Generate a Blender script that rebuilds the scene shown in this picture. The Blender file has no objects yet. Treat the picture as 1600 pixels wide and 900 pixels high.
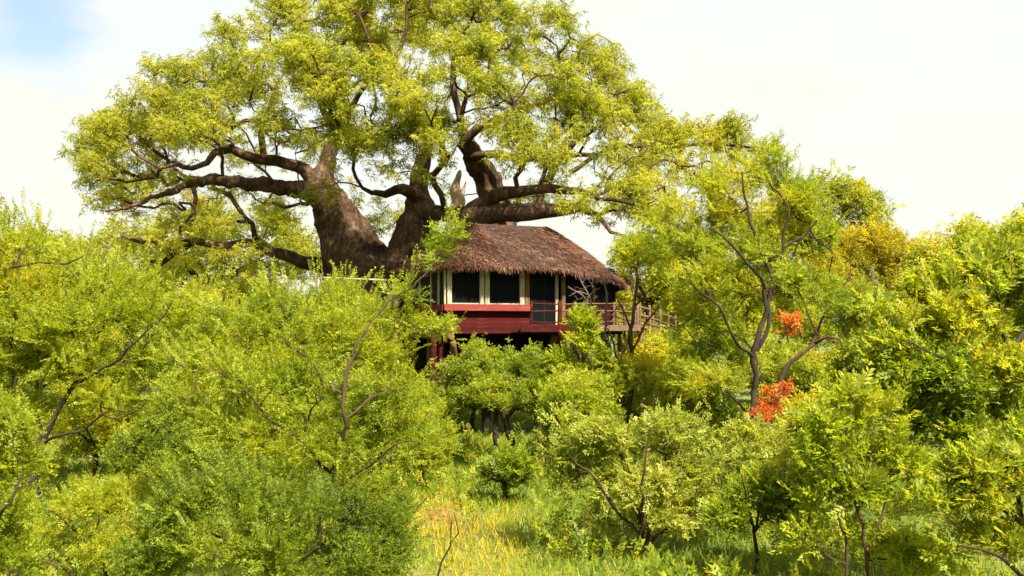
import bpy, math, random
import numpy as np
from mathutils import Vector
random.seed(7)
RNG = np.random.default_rng(7)
SC = bpy.context.scene
COL = SC.collection

# ------------------------------------------------------------------ camera
F = 1500.0                       # focal length in pixels of the 1600 px wide photograph
H = 5.0                          # eye height: the viewer stands on a deck of its own
PITCH = math.atan(60 / F)
cam = bpy.data.cameras.new('camera')
cam.lens = 36 * F / 1600
cam.clip_start = 0.1
cam.clip_end = 9000
cam_o = bpy.data.objects.new('camera', cam)
COL.objects.link(cam_o)
cam_o.location = (0, 0, H)
cam_o.rotation_euler = (math.radians(90) + PITCH, 0, 0)
SC.camera = cam_o

# ------------------------------------------------------------------ light
EXPO = 2.25
SUN_EL, SUN_AZ = 52.0, 148.0     # azimuth clockwise from +Y (the view direction): behind the viewer, to the right
SC.view_settings.view_transform = 'Standard'
SC.view_settings.look = 'None'
SC.view_settings.gamma = 1
SC.view_settings.exposure = EXPO
sun = bpy.data.lights.new('sun', 'SUN')
sun.energy = 3.6
sun.angle = math.radians(1.5)
sun.color = (1.0, 0.93, 0.76)
sun_o = bpy.data.objects.new('sun', sun)
COL.objects.link(sun_o)
sun_o.location = (30, -30, 60)
_el, _az = math.radians(SUN_EL), math.radians(SUN_AZ)
sdir = Vector((math.sin(_az) * math.cos(_el), math.cos(_az) * math.cos(_el), math.sin(_el)))
sun_o.rotation_euler = sdir.to_track_quat('Z', 'Y').to_euler()

world = bpy.data.worlds.new('World')
SC.world = world
world.use_nodes = True
wn, wl = world.node_tree.nodes, world.node_tree.links
wn.clear()
w_out = wn.new('ShaderNodeOutputWorld')
w_bg = wn.new('ShaderNodeBackground')
w_bg.inputs['Strength'].default_value = 0.05
sky = wn.new('ShaderNodeTexSky')
sky.sky_type = 'NISHITA'
sky.sun_disc = False
sky.sun_elevation = _el
sky.sun_rotation = _az
tc = wn.new('ShaderNodeTexCoord')
no = wn.new('ShaderNodeTexNoise')
no.inputs['Scale'].default_value = 2.2
no.inputs['Detail'].default_value = 7
no.inputs['Roughness'].default_value = 0.62
mp = wn.new('ShaderNodeMapping')
mp.inputs['Scale'].default_value = (1, 1, 2.4)
mp.inputs['Rotation'].default_value = (0.3, 0.0, 0.5)
wl.new(tc.outputs['Generated'], mp.inputs['Vector'])
wl.new(mp.outputs['Vector'], no.inputs['Vector'])
# the cloud sheet is broken around one patch to the upper left
gapdir = Vector(((15 - 800) / F, 1.0, (510 - 55) / F)).normalized()
dist = wn.new('ShaderNodeVectorMath'); dist.operation = 'DISTANCE'
dist.inputs[1].default_value = gapdir
wob = wn.new('ShaderNodeTexNoise'); wob.inputs['Scale'].default_value = 5; wob.inputs['Detail'].default_value = 6
wl.new(mp.outputs['Vector'], wob.inputs['Vector'])
wv = wn.new('ShaderNodeVectorMath'); wv.operation = 'MULTIPLY_ADD'
wv.inputs[1].default_value = (0.22, 0.22, 0.22)
wl.new(wob.outputs['Color'], wv.inputs[0]); wl.new(tc.outputs['Generated'], wv.inputs[2])
wv2 = wn.new('ShaderNodeVectorMath'); wv2.operation = 'SUBTRACT'
wv2.inputs[1].default_value = (0.11, 0.11, 0.11)
wl.new(wv.outputs[0], wv2.inputs[0])
wl.new(wv2.outputs[0], dist.inputs[0])
hole = wn.new('ShaderNodeMapRange')
hole.inputs['From Min'].default_value = 0.0
hole.inputs['From Max'].default_value = 0.092
hole.inputs['To Min'].default_value = 0.42
hole.inputs['To Max'].default_value = 0.0
wl.new(dist.outputs['Value'], hole.inputs['Value'])
sub = wn.new('ShaderNodeMath'); sub.operation = 'SUBTRACT'
wl.new(no.outputs['Fac'], sub.inputs[0]); wl.new(hole.outputs['Result'], sub.inputs[1])
cover = wn.new('ShaderNodeValToRGB')
cover.color_ramp.elements[0].position = 0.06
cover.color_ramp.elements[0].color = (0.25, 0.25, 0.25, 1)
cover.color_ramp.elements[1].position = 0.36
cover.color_ramp.elements[1].color = (1, 1, 1, 1)
wl.new(sub.outputs[0], cover.inputs['Fac'])
no2 = wn.new('ShaderNodeTexNoise')
no2.inputs['Scale'].default_value = 3.0
no2.inputs['Detail'].default_value = 5
wl.new(mp.outputs['Vector'], no2.inputs['Vector'])
ccol = wn.new('ShaderNodeValToRGB')
CB = 22.0 / 2 ** EXPO
ccol.color_ramp.elements[0].position = 0.3
ccol.color_ramp.elements[0].color = (0.91 * CB, 0.90 * CB, 0.78 * CB, 1)
ccol.color_ramp.elements[1].position = 0.6
ccol.color_ramp.elements[1].color = (0.86 * CB, 0.92 * CB, 0.90 * CB, 1)
wl.new(no2.outputs['Fac'], ccol.inputs['Fac'])
wmix = wn.new('ShaderNodeMix'); wmix.data_type = 'RGBA'
wl.new(cover.outputs['Color'], wmix.inputs['Factor'])
wl.new(sky.outputs['Color'], wmix.inputs['A'])
sep = wn.new('ShaderNodeSeparateXYZ'); wl.new(tc.outputs['Generated'], sep.inputs[0])
low = wn.new('ShaderNodeMapRange')      # the cloud sheet is creamier towards the horizon
low.inputs['From Min'].default_value = 0.0; low.inputs['From Max'].default_value = 0.30
low.inputs['To Min'].default_value = 0.9; low.inputs['To Max'].default_value = 0.0
wl.new(sep.outputs['Z'], low.inputs['Value'])
cream = wn.new('ShaderNodeMix'); cream.data_type = 'RGBA'
cream.inputs['B'].default_value = (0.92 * CB, 0.90 * CB, 0.81 * CB, 1)
wl.new(low.outputs[0], cream.inputs['Factor']); wl.new(ccol.outputs['Color'], cream.inputs['A'])
wl.new(cream.outputs['Result'], wmix.inputs['B'])
wl.new(wmix.outputs['Result'], w_bg.inputs['Color'])
wl.new(w_bg.outputs[0], w_out.inputs[0])

SC.cycles.max_bounces = 9
SC.cycles.diffuse_bounces = 6
SC.cycles.glossy_bounces = 2
SC.cycles.transmission_bounces = 5
SC.cycles.transparent_max_bounces = 4
SC.cycles.caustics_reflective = False
SC.cycles.caustics_refractive = False

# ------------------------------------------------------------------ helpers
_s, _c = math.sin(PITCH), math.cos(PITCH)


def P(px, py, Y):
    """the point of the place at distance Y seen at pixel px, py of the 1600 px photograph"""
    dy = (450 - py) / F
    k = Y / (_c - dy * _s)
    return np.array([(px - 800) / F * k, Y, H + k * (_s + dy * _c)])


def mat(name, build):
    m = bpy.data.materials.new(name)
    m.use_nodes = True
    nt = m.node_tree
    nt.nodes.clear()
    out = nt.nodes.new('ShaderNodeOutputMaterial')
    build(nt, nt.nodes, nt.links, out)
    return m


def ramp(n, stops):
    r = n.new('ShaderNodeValToRGB')
    e = r.color_ramp.elements
    while len(e) < len(stops):
        e.new(0.5)
    for k, (p, c) in enumerate(stops):
        e[k].position = p
        e[k].color = (*c, 1)
    return r


def leaf_mat(name, stops, trans=0.42, tcol=1.25, rough=0.5):
    """leaf colour follows each leaf's own tint value"""
    def b(nt, n, l, out):
        at = n.new('ShaderNodeAttribute'); at.attribute_name = 'tint'
        r = ramp(n, stops)
        l.new(at.outputs['Fac'], r.inputs['Fac'])
        pr = n.new('ShaderNodeBsdfPrincipled')
        pr.inputs['Roughness'].default_value = rough
        pr.inputs['Specular IOR Level'].default_value = 0.25
        l.new(r.outputs['Color'], pr.inputs['Base Color'])
        tr = n.new('ShaderNodeBsdfTranslucent')
        mu = n.new('ShaderNodeMix'); mu.data_type = 'RGBA'; mu.blend_type = 'MULTIPLY'
        mu.inputs['Factor'].default_value = 1
        mu.inputs['B'].default_value = (tcol * 1.25, tcol * 1.25, tcol * 0.5, 1)
        l.new(r.outputs['Color'], mu.inputs['A'])
        l.new(mu.outputs['Result'], tr.inputs['Color'])
        mx = n.new('ShaderNodeMixShader')
        mx.inputs[0].default_value = trans
        l.new(pr.outputs[0], mx.inputs[1]); l.new(tr.outputs[0], mx.inputs[2])
        l.new(mx.outputs[0], out.inputs[0])
    return mat(name, b)


def solid_mat(name, c1, c2, scale=4.0, stretch=(1, 1, 1), rough=0.8, bump=0.3, dist=0.02, spec=0.3, detail=6, tint=False):
    def b(nt, n, l, out):
        tc = n.new('ShaderNodeTexCoord')
        mp = n.new('ShaderNodeMapping'); mp.inputs['Scale'].default_value = stretch
        l.new(tc.outputs['Object'], mp.inputs['Vector'])
        no = n.new('ShaderNodeTexNoise')
        no.inputs['Scale'].default_value = scale
        no.inputs['Detail'].default_value = detail
        no.inputs['Roughness'].default_value = 0.65
        l.new(mp.outputs[0], no.inputs['Vector'])
        r = ramp(n, [(0.3, c1), (0.7, c2)])
        l.new(no.outputs['Fac'], r.inputs['Fac'])
        pr = n.new('ShaderNodeBsdfPrincipled')
        pr.inputs['Roughness'].default_value = rough
        pr.inputs['Specular IOR Level'].default_value = spec
        if tint:                   # boards differ: each takes its own shade, with faded streaks
            oi = n.new('ShaderNodeObjectInfo')
            mr = n.new('ShaderNodeMapRange'); mr.inputs['To Min'].default_value = 0.7; mr.inputs['To Max'].default_value = 1.35
            l.new(oi.outputs['Random'], mr.inputs['Value'])
            n3 = n.new('ShaderNodeTexNoise'); n3.inputs['Scale'].default_value = 2.3; n3.inputs['Detail'].default_value = 8
            l.new(mp.outputs[0], n3.inputs['Vector'])
            fd = ramp(n, [(0.56, (0, 0, 0)), (0.75, (0.55, 0.55, 0.55))])
            l.new(n3.outputs['Fac'], fd.inputs['Fac'])
            hs = n.new('ShaderNodeHueSaturation')
            l.new(r.outputs['Color'], hs.inputs['Color']); l.new(mr.outputs[0], hs.inputs['Value'])
            mf = n.new('ShaderNodeMix'); mf.data_type = 'RGBA'
            mf.inputs['B'].default_value = (c2[0] * 1.3, c2[0] * 0.55, c2[0] * 0.42, 1)
            l.new(fd.outputs['Color'], mf.inputs['Factor']); l.new(hs.outputs[0], mf.inputs['A'])
            l.new(mf.outputs['Result'], pr.inputs['Base Color'])
        else:
            l.new(r.outputs['Color'], pr.inputs['Base Color'])
        if bump:
            bp = n.new('ShaderNodeBump'); bp.inputs['Strength'].default_value = bump
            bp.inputs['Distance'].default_value = dist
            l.new(no.outputs['Fac'], bp.inputs['Height'])
            l.new(bp.outputs[0], pr.inputs['Normal'])
        l.new(pr.outputs[0], out.inputs[0])
    return mat(name, b)


def tint_mat(name, stops, rough=0.8):
    def b(nt, n, l, out):
        at = n.new('ShaderNodeAttribute'); at.attribute_name = 'tint'
        r = ramp(n, stops)
        l.new(at.outputs['Fac'], r.inputs['Fac'])
        pr = n.new('ShaderNodeBsdfPrincipled')
        pr.inputs['Roughness'].default_value = rough
        pr.inputs['Specular IOR Level'].default_value = 0.2
        l.new(r.outputs['Color'], pr.inputs['Base Color'])
        l.new(pr.outputs[0], out.inputs[0])
    return mat(name, b)


def mesh_np(name, V, Fc, m, tint=None, smooth=False):
    me = bpy.data.meshes.new(name)
    V = np.ascontiguousarray(V, dtype=np.float32)
    Fc = np.ascontiguousarray(Fc, dtype=np.int32)
    k = Fc.shape[1]
    me.vertices.add(len(V)); me.vertices.foreach_set('co', V.ravel())
    me.loops.add(Fc.size); me.loops.foreach_set('vertex_index', Fc.ravel())
    me.polygons.add(len(Fc)); me.polygons.foreach_set('loop_start', np.arange(0, Fc.size, k, dtype=np.int32))
    if smooth:
        me.polygons.foreach_set('use_smooth', np.ones(len(Fc), dtype=bool))
    me.update(calc_edges=True)
    if tint is not None:
        a = me.attributes.new('tint', 'FLOAT', 'FACE')
        a.data.foreach_set('value', np.ascontiguousarray(tint, dtype=np.float32))
    me.materials.append(m)
    return me


def link(name, data, parent=None, kind=None):
    o = bpy.data.objects.new(name, data)
    COL.objects.link(o)
    if parent is not None:
        o.parent = parent
    if kind:
        o['kind'] = kind
    return o


def empty(name, loc, label, cat, group=None, rz=0):
    o = link(name, None)
    o.empty_display_size = 0.3
    o.location = tuple(float(v) for v in loc)
    o.rotation_euler = (0, 0, rz)
    o['label'] = label; o['category'] = cat
    if group:
        o['group'] = group
    return o


def tubes(chains, sides, rough=0.0, tip=True):
    """chains: list of (n,4) arrays x, y, z, r -> one vertex and one quad array"""
    chains = [c for c in chains if len(c) >= 2]
    if not chains:
        return np.zeros((0, 3)), np.zeros((0, 4), int)
    A = np.concatenate(chains)
    n = np.array([len(c) for c in chains])
    st = np.concatenate([[0], np.cumsum(n)[:-1]])
    cid = np.repeat(np.arange(len(n)), n)
    N = len(A)
    idx = np.arange(N)
    nx = np.where(idx == (st + n - 1)[cid], idx, idx + 1)
    pv = np.where(idx == st[cid], idx, idx - 1)
    T = A[nx, :3] - A[pv, :3]
    T /= np.linalg.norm(T, axis=1, keepdims=True) + 1e-9
    D = A[st + n - 1, :3] - A[st, :3]
    D /= np.linalg.norm(D, axis=1, keepdims=True) + 1e-9
    R = np.where(np.abs(D[:, 2:3]) > 0.75, [[1.0, 0.2, 0]], [[0.1, 0.2, 1.0]])[cid]
    U = R - (R * T).sum(1, keepdims=True) * T
    U /= np.linalg.norm(U, axis=1, keepdims=True) + 1e-9
    W = np.cross(T, U)
    a = np.arange(sides) * 2 * math.pi / sides
    rad = np.repeat(A[:, 3:4], sides, 1)
    ring = A[:, None, :3] + (np.cos(a)[None, :, None] * U[:, None, :] + np.sin(a)[None, :, None] * W[:, None, :]) * rad[:, :, None]
    if rough:
        q = ring
        nz = (np.sin(q[..., 0] * 2.3 + q[..., 2] * 1.7 + 1) + np.sin(q[..., 1] * 2.9 - q[..., 2] * 2.3 + 2) + np.sin(q[..., 2] * 4.1 + q[..., 0] * 3.3)) / 3
        ring = A[:, None, :3] + (ring - A[:, None, :3]) * (1 + rough * nz)[..., None]
    V = ring.reshape(-1, 3)
    s0 = idx[idx != (st + n - 1)[cid]]
    j = np.arange(sides); j2 = (j + 1) % sides
    Fq = np.stack([s0[:, None] * sides + j, s0[:, None] * sides + j2, (s0[:, None] + 1) * sides + j2, (s0[:, None] + 1) * sides + j], -1).reshape(-1, 4)
    return V, Fq


def smooth_line(pts, step):
    """Catmull-Rom through (x, y, z, r) points"""
    p = np.array(pts, float)
    if len(p) == 2:
        k = max(2, int(np.linalg.norm(p[1, :3] - p[0, :3]) / step) + 1)
        t = np.linspace(0, 1, k)[:, None]
        return p[0] * (1 - t) + p[1] * t
    q = np.vstack([2 * p[0] - p[1], p, 2 * p[-1] - p[-2]])
    out = []
    for i in range(1, len(q) - 2):
        k = max(1, int(np.linalg.norm(q[i + 1, :3] - q[i, :3]) / step))
        for t in np.arange(k) / k:
            out.append(0.5 * ((2 * q[i]) + (-q[i - 1] + q[i + 1]) * t + (2 * q[i - 1] - 5 * q[i] + 4 * q[i + 1] - q[i + 2]) * t * t + (-q[i - 1] + 3 * q[i] - 3 * q[i + 1] + q[i + 2]) * t ** 3))
    out.append(p[-1])
    out = np.array(out)
    out[:, 3] = np.maximum(out[:, 3], 0.004)
    return out


# ------------------------------------------------------------------ leaf sprigs
def leaf(b, d, L, W, droop=0.1, fold=0.12):
    b, d = np.array(b, float), np.array(d, float)
    d /= np.linalg.norm(d)
    s = np.cross([0, 0, 1.0], d); s /= np.linalg.norm(s) + 1e-9
    u = np.cross(d, s)
    return [b, b + d * L * 0.45 + s * W / 2 + u * W * fold, b + d * L - np.array([0, 0, droop * L]), b + d * L * 0.45 - s * W / 2 + u * W * fold]


def template(kind, rs=1):
    r = np.random.default_rng(rs)
    q = []
    if kind == 'rosette':          # hand-shaped drooping leaves of the baobab
        for cx, cy, cz in ((0.0, 0, 0), (0.26, 0.1, 0.04), (0.16, -0.17, 0.0)):
            a0 = r.uniform(0, 6.28)
            for k in range(5):
                a = a0 + k * 1.2566 + r.uniform(-.3, .3)
                q.append(leaf((cx, cy, cz), (math.cos(a), math.sin(a), r.uniform(-.7, 0.15)), r.uniform(.18, .27), r.uniform(.04, .06), 0.35))
    elif kind == 'feather':        # long thin shoot with small tufts set along it
        for k in range(10):
            x = 0.04 + 0.5 * k / 10
            for s in (-1, 1):
                q.append(leaf((x, 0, 0), (r.uniform(.1, .7), s * r.uniform(.5, 1), r.uniform(-.15, .75)), r.uniform(.06, .11), r.uniform(.028, .040), 0.1))
    elif kind in ('broad', 'broad_small'):          # alternate lance-shaped leaves
        for k in range(9):
            x = 0.03 + 0.36 * k / 9
            s = 1 if k % 2 else -1
            q.append(leaf((x, 0, 0), (r.uniform(.3, .9), s * r.uniform(.4, 1), r.uniform(-.2, .7)), r.uniform(.11, .16), r.uniform(.045, .06), 0.15))
    elif kind == 'tuft':           # loose bunch of small leaves
        for k in range(12):
            c = r.normal(0, .09, 3)
            q.append(leaf(c + [0.12, 0, 0], (r.uniform(-.3, 1), r.uniform(-1, 1), r.uniform(-.3, .8)), r.uniform(.09, .15), r.uniform(.04, .06), 0.12))
    q = np.array(q)                # (leaves, 4, 3)
    if kind == 'broad':
        return q
    # small leaves are single triangles, a little wider so that they cover as much
    m = (q[:, 1] + q[:, 3]) / 2
    w = (q[:, 1] - q[:, 3]) * 0.78
    return np.stack([q[:, 0] + w * 0.25, m + (q[:, 2] - m) * 0.1 - w, q[:, 2] + w * 0.25], 1)


TEMPL = {k: template(k) for k in ('rosette', 'feather', 'broad', 'broad_small', 'tuft')}


def sprigs(pos, dirs, kind, scale, tint, roll=0.9):
    T = TEMPL[kind]
    n = len(pos)
    X = dirs / (np.linalg.norm(dirs, axis=1, keepdims=True) + 1e-9)
    up = np.tile([0, 0, 1.0], (n, 1)) + RNG.normal(0, 0.25, (n, 3))
    Y = np.cross(up, X); Y /= np.linalg.norm(Y, axis=1, keepdims=True) + 1e-9
    Z = np.cross(X, Y)
    a = RNG.normal(0, roll * 0.5, n)
    Y, Z = Y * np.cos(a)[:, None] + Z * np.sin(a)[:, None], Z * np.cos(a)[:, None] - Y * np.sin(a)[:, None]
    sc = scale * RNG.uniform(0.55, 1.4, n)
    M = np.stack([X, Y, Z], 1) * sc[:, None, None]             # rows = axes
    V = np.einsum('lvk,nkj->nlvj', T, M) + pos[:, None, None, :]
    V += RNG.normal(0, 0.008 * scale, V.shape)
    L = len(T)
    tt = np.clip(np.repeat(tint, L) + RNG.normal(0, 0.15, n * L), 0, 1)
    return V.reshape(-1, 3), np.arange(n * L * T.shape[1]).reshape(-1, T.shape[1]), tt


# ------------------------------------------------------------------ growing trees
def grow(lines, A, seg, w=0.25, jit=0.10, thick=9.0, sag=0.0):
    """lines: traced limbs (n,4). A: points the twigs must reach. Twigs leave the nearest limb or twig."""
    base = np.concatenate(lines)
    nb = len(base)
    cap = nb + len(A) * 14 + 10
    pts = np.zeros((cap, 3)); par = np.full(cap, -1, int); pl = np.zeros(cap)
    pts[:nb] = base[:, :3]
    root = base[0, :3]
    pl[:nb] = np.linalg.norm(base[:, :3] - root, axis=1) + np.where(base[:, 3] > thick, 50, 0)
    D = np.linalg.norm(A[:, None, :] - pts[None, :nb], axis=2) + w * pl[:nb][None]
    near = D.argmin(1); cost = D.min(1)
    done = np.zeros(len(A), bool)
    n = nb
    for _ in range(len(A)):
        c = np.where(done, 1e9, cost)
        i = int(c.argmin()); done[i] = True
        j = near[i]
        d = A[i] - pts[j]; L = np.linalg.norm(d)
        k = min(12, max(1, int(L / seg)))
        bow = RNG.normal(0, jit * L, 3); bow[2] -= sag * L
        prev = j; s = n
        for q in range(1, k + 1):
            t = q / k
            p = pts[j] + d * t + bow * math.sin(math.pi * t) + (RNG.normal(0, seg * 0.12, 3) if q < k else 0)
            pts[n] = p; par[n] = prev; pl[n] = pl[prev] + np.linalg.norm(p - pts[prev])
            prev = n; n += 1
        nd = np.linalg.norm(A[:, None, :] - pts[None, s:n], axis=2) + w * pl[s:n][None]
        m = nd.min(1); a = nd.argmin(1) + s
        b = m < cost
        cost = np.where(b, m, cost); near = np.where(b, a, near)
    return pts[:n], par[:n], nb


def twig_chains(pts, par, nb, r0, limbr, p=2.35):
    n = len(pts)
    tips = np.zeros(n)
    kids = [[] for _ in range(n)]
    for i in range(nb, n):
        kids[par[i]].append(i)
    for i in range(n - 1, nb - 1, -1):
        if not kids[i]:
            tips[i] = 1
        if par[i] >= 0:
            tips[par[i]] += tips[i]
    rad = r0 * np.maximum(tips, 1) ** (1 / p)
    chains = []
    stack = [(i, c) for i in range(nb) for c in kids[i]]
    while stack:
        a, c = stack.pop()
        ra = rad[c] if a >= nb else min(rad[c], limbr[a] * 0.9)
        cap = ra if a >= nb else ra
        ch = [(*pts[a], min(ra, rad[a]) if a >= nb else ra)]
        while True:
            ch.append((*pts[c], min(rad[c], cap)))
            ks = kids[c]
            if not ks:
                break
            m = max(ks, key=lambda q: tips[q])
            stack += [(c, q) for q in ks if q != m]
            c = m
        chains.append(np.array(ch))
    return chains, tips


def in_clumps(clumps, Y, n, hollow=0.35, gaps=0.5):
    """clump: px, py, rx, ry (pixels), dY, weight; the crown is let open where a wandering pattern is low"""
    n0 = n
    n = int(n * (1 + 2 * gaps))
    w = np.array([(c[2] * c[3]) * (c[5] if len(c) > 5 else 1) for c in clumps], float)
    pick = RNG.choice(len(clumps), n, p=w / w.sum())
    out = np.zeros((n, 3))
    for k, c in enumerate(clumps):
        sel = pick == k
        m = sel.sum()
        y = Y + (c[4] if len(c) > 4 else 0)
        o = P(c[0], c[1], y)
        rx, ry = c[2] * y / F, c[3] * y / F
        v = RNG.normal(0, 1, (m, 3)); v /= np.linalg.norm(v, axis=1, keepdims=True)
        v *= (RNG.uniform(hollow * 0.3, 1, m) ** 0.5 * RNG.uniform(0.85, 1.28, m))[:, None]
        v[:, 2] = np.where(v[:, 2] < -0.5, -v[:, 2] * 0.6, v[:, 2])
        out[sel] = o + v * [rx, max(rx * 0.9, 0.3), ry]
    f = 38.0 / Y
    nz = np.sin(out[:, 0] * 2.1 * f + out[:, 2] * 1.3 * f) + np.sin(out[:, 1] * 1.7 * f - out[:, 2] * 2.4 * f + 1) + np.sin(out[:, 0] * 3.9 * f - out[:, 1] * 3.1 * f + out[:, 2] * 4.3 * f)
    out = out[RNG.uniform(-1.2, 1.2, len(out)) * (1 - gaps) < nz * gaps + 0.35 - 0.6 * gaps]
    out = out[out[:, 2] > 0.15]
    return out[:n0]


def trace(pts, Y):
    """traced limb: px, py, radius in px, dY"""
    o = []
    for q in pts:
        y = Y + (q[3] if len(q) > 3 else 0)
        o.append((*P(q[0], q[1], y), q[2] * y / F))
    return o


NTRI = 0
NTW = [0]


def tree(name, label, cat, Y, limbs, clumps, n, nspr, kind, scale, lmat, bark, group=None, tipr=0.006, seg=0.35,
         w=0.25, jit=0.10, spread=0.16, upb=0.35, tint=(0.5, 0.16), patches=(), trunk_mesh=None, nfix=1, roll=0.9,
         hollow=0.35, thick=9.0, step=0.3, sag=0.0, sides=8, maxtips=3, tsides=4, droop=0.0, shoots=0, shl=0.6, cdy=0.0, thin=1.0):
    global NTRI
    clumps = [(*c[:4], c[4] + cdy, *c[5:]) for c in clumps]
    lines = [smooth_line([(a0, b0_, c0, r0 * thin) for a0, b0_, c0, r0 in trace(q, Y)], step) for q in limbs]
    for ln in lines:               # natural crooks
        ph = RNG.uniform(0, 6, 6); am = 0.35 * np.minimum(ln[:, 3], 0.12) + 0.0012 * Y * (trunk_mesh is None)
        ll = np.concatenate([[0], np.cumsum(np.linalg.norm(np.diff(ln[:, :3], axis=0), axis=1))])
        env = np.minimum(1, ll / (0.3 * Y / 16))
        fq = 16 / Y * (1 if trunk_mesh is None else 2)
        for ax in range(3):
            ln[:, ax] += env * am * (np.sin(ll * 5.1 * fq + ph[ax]) + 0.6 * np.sin(ll * 11.3 * fq + ph[ax + 3]))
    b = lines[0][0].copy()
    if b[2] < 1.2:
        b[2] = 0.0
        lines[0] = np.vstack([[b[0], b[1], -0.15, b[3] * 1.25], lines[0]])
    root_pos = np.array([b[0], b[1], 0.0])
    root = empty(name, root_pos, label, cat, group)
    for k, ln in enumerate(lines):
        if k < nfix and trunk_mesh is not None:
            continue
        V, Q = tubes([ln], sides if ln[:, 3].max() > 0.05 else 6, rough=0.10 if ln[:, 3].max() > 0.1 else 0.05)
        link('trunk' if k < nfix else 'branch', mesh_np('trunk' if k < nfix else 'branch', V - root_pos, Q, bark, smooth=True), root)
        NTRI += 2 * len(Q)
    if trunk_mesh is not None:
        trunk_mesh(lines[:nfix], root, root_pos)
    A = in_clumps(clumps, Y, n, hollow)
    pts, par, nb = grow(lines, A, seg, w, jit, thick, sag)
    limbr = np.concatenate(lines)[:, 3]
    chains, tips = twig_chains(pts, par, nb, tipr, limbr)
    sh_pos, sh_dir = [], []
    if shoots:
        tipn = np.nonzero(tips[nb:] == 1)[0] + nb
        lo, hi = np.percentile(pts[tipn, 2], [5, 99])
        wt = np.clip((pts[tipn, 2] - lo) / (hi - lo + 1e-6), 0.35, 1)
        cen = pts[tipn].mean(0)
        for q in RNG.choice(tipn, shoots, p=wt / wt.sum()):
            o = pts[q] - cen; o /= np.linalg.norm(o) + 1e-6
            dd = o * 0.7 + RNG.normal(0, 0.35, 3) + [0, 0, 0.7]; dd /= np.linalg.norm(dd)
            L = shl * RNG.uniform(0.5, 1.5)
            e = pts[q] + dd * L + [0, 0, -0.12 * L]
            chains.append(np.array([(*pts[q], tipr), (*(pts[q] + dd * L * .5), tipr * .8), (*e, tipr * .4)]))
            for t in np.arange(0.1, 1.0, 0.42 * scale / L):
                sh_pos.append(pts[q] + (e - pts[q]) * t); sh_dir.append(dd)
    fat = [c for c in chains if c[:, 3].max() > 0.05]
    thin = [c for c in chains if c[:, 3].max() <= 0.05]
    V1, Q1 = tubes(fat, 6, rough=0.06); V2, Q2 = tubes(thin, 3)
    V = np.vstack([V1, V2]); Q = np.vstack([Q1, Q2 + len(V1)])
    NTW[0] += 2 * len(Q)
    link('twigs', mesh_np('twigs', V - root_pos, Q, bark, smooth=True), root, 'stuff')
    NTRI += 2 * len(Q)
    if nspr:
        cand = np.arange(nb, len(pts))
        cand = cand[tips[cand] <= maxtips]
        pick = RNG.choice(cand, nspr)
        t = RNG.uniform(0, 1, nspr)[:, None]
        pos = pts[pick] * t + pts[par[pick]] * (1 - t) + RNG.normal(0, spread, (nspr, 3))
        d = pts[pick] - pts[par[pick]]
        d /= np.linalg.norm(d, axis=1, keepdims=True) + 1e-9
        d = d * 0.7 + RNG.normal(0, 0.55, (nspr, 3)); d[:, 2] += upb - droop
        # the colour of a whole spray of leaves drifts over the crown, as growth does
        tn = tint[0] + tint[1] * (np.sin(pos[:, 0] * 1.9 + pos[:, 2] * 1.1) * 0.5 + np.sin(pos[:, 1] * 1.7 + pos[:, 2] * 2.3 + 1) * 0.5) + RNG.normal(0, 0.06, nspr)
        for (px, py, rr, dt) in patches:
            k = Y
            c = P(px, py, k)
            dd = np.hypot(pos[:, 0] / pos[:, 1] * k - c[0], (pos[:, 2] - H) / pos[:, 1] * k - (c[2] - H)) / (rr * k / F)
            tn += dt * np.exp(-dd ** 2)
        if shoots:
            pos = np.vstack([pos, sh_pos]); d = np.vstack([d, np.array(sh_dir) + RNG.normal(0, .08, (len(sh_pos), 3))])
            tn = np.concatenate([tn, np.full(len(sh_pos), tint[0] + 0.12)])
        V, Q, tt = sprigs(pos, d, kind, scale, np.clip(tn, 0, 1), roll)
        if kind in ('feather', 'tuft') and nspr > 600:      # a share of broader leaves among the small ones
            m = RNG.choice(len(pos), nspr // 7)
            V2, Q2, t2 = sprigs(pos[m] + RNG.normal(0, spread, (len(m), 3)), d[m], 'broad_small', scale * 0.95, np.clip(tn[m] + 0.08, 0, 1), roll)
            Q = np.vstack([Q, Q2 + len(V)]); V = np.vstack([V, V2]); tt = np.concatenate([tt, t2])
        V[:, 2] = np.maximum(V[:, 2], 0.02)
        link('foliage', mesh_np('foliage', V - root_pos, Q, lmat, tt), root, 'stuff')
        NTRI += (Q.shape[1] - 2) * len(Q)
    return root


def copy_tree(o, parent=None):
    c = o.copy(); COL.objects.link(c); c.parent = parent
    for ch in [x for x in COL.objects if x.parent is o]:
        copy_tree(ch, c)
    return c


# ------------------------------------------------------------------ materials
# ramps run from deep green through yellow green to yellow; the last stop is dry leaf
LM_BAOBAB = leaf_mat('baobab_leaf', [(0.0, (0.128, 0.148, 0.015)), (0.45, (0.273, 0.286, 0.027)), (0.8, (0.407, 0.378, 0.040)), (1.0, (0.503, 0.347, 0.025))], 0.55)
LM_ACACIA = leaf_mat('acacia_leaf', [(0.0, (0.118, 0.168, 0.014)), (0.45, (0.268, 0.311, 0.021)), (0.8, (0.417, 0.388, 0.027)), (1.0, (0.535, 0.326, 0.023))], 0.55)
LM_BUSH = leaf_mat('bush_leaf', [(0.0, (0.075, 0.118, 0.014)), (0.45, (0.219, 0.270, 0.023)), (0.8, (0.375, 0.352, 0.027)), (1.0, (0.514, 0.266, 0.020))], 0.55)
LM_PALE = leaf_mat('pale_leaf', [(0.0, (0.118, 0.153, 0.023)), (0.45, (0.289, 0.316, 0.045)), (0.8, (0.428, 0.408, 0.085)), (1.0, (0.493, 0.286, 0.035))], 0.5)
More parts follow.
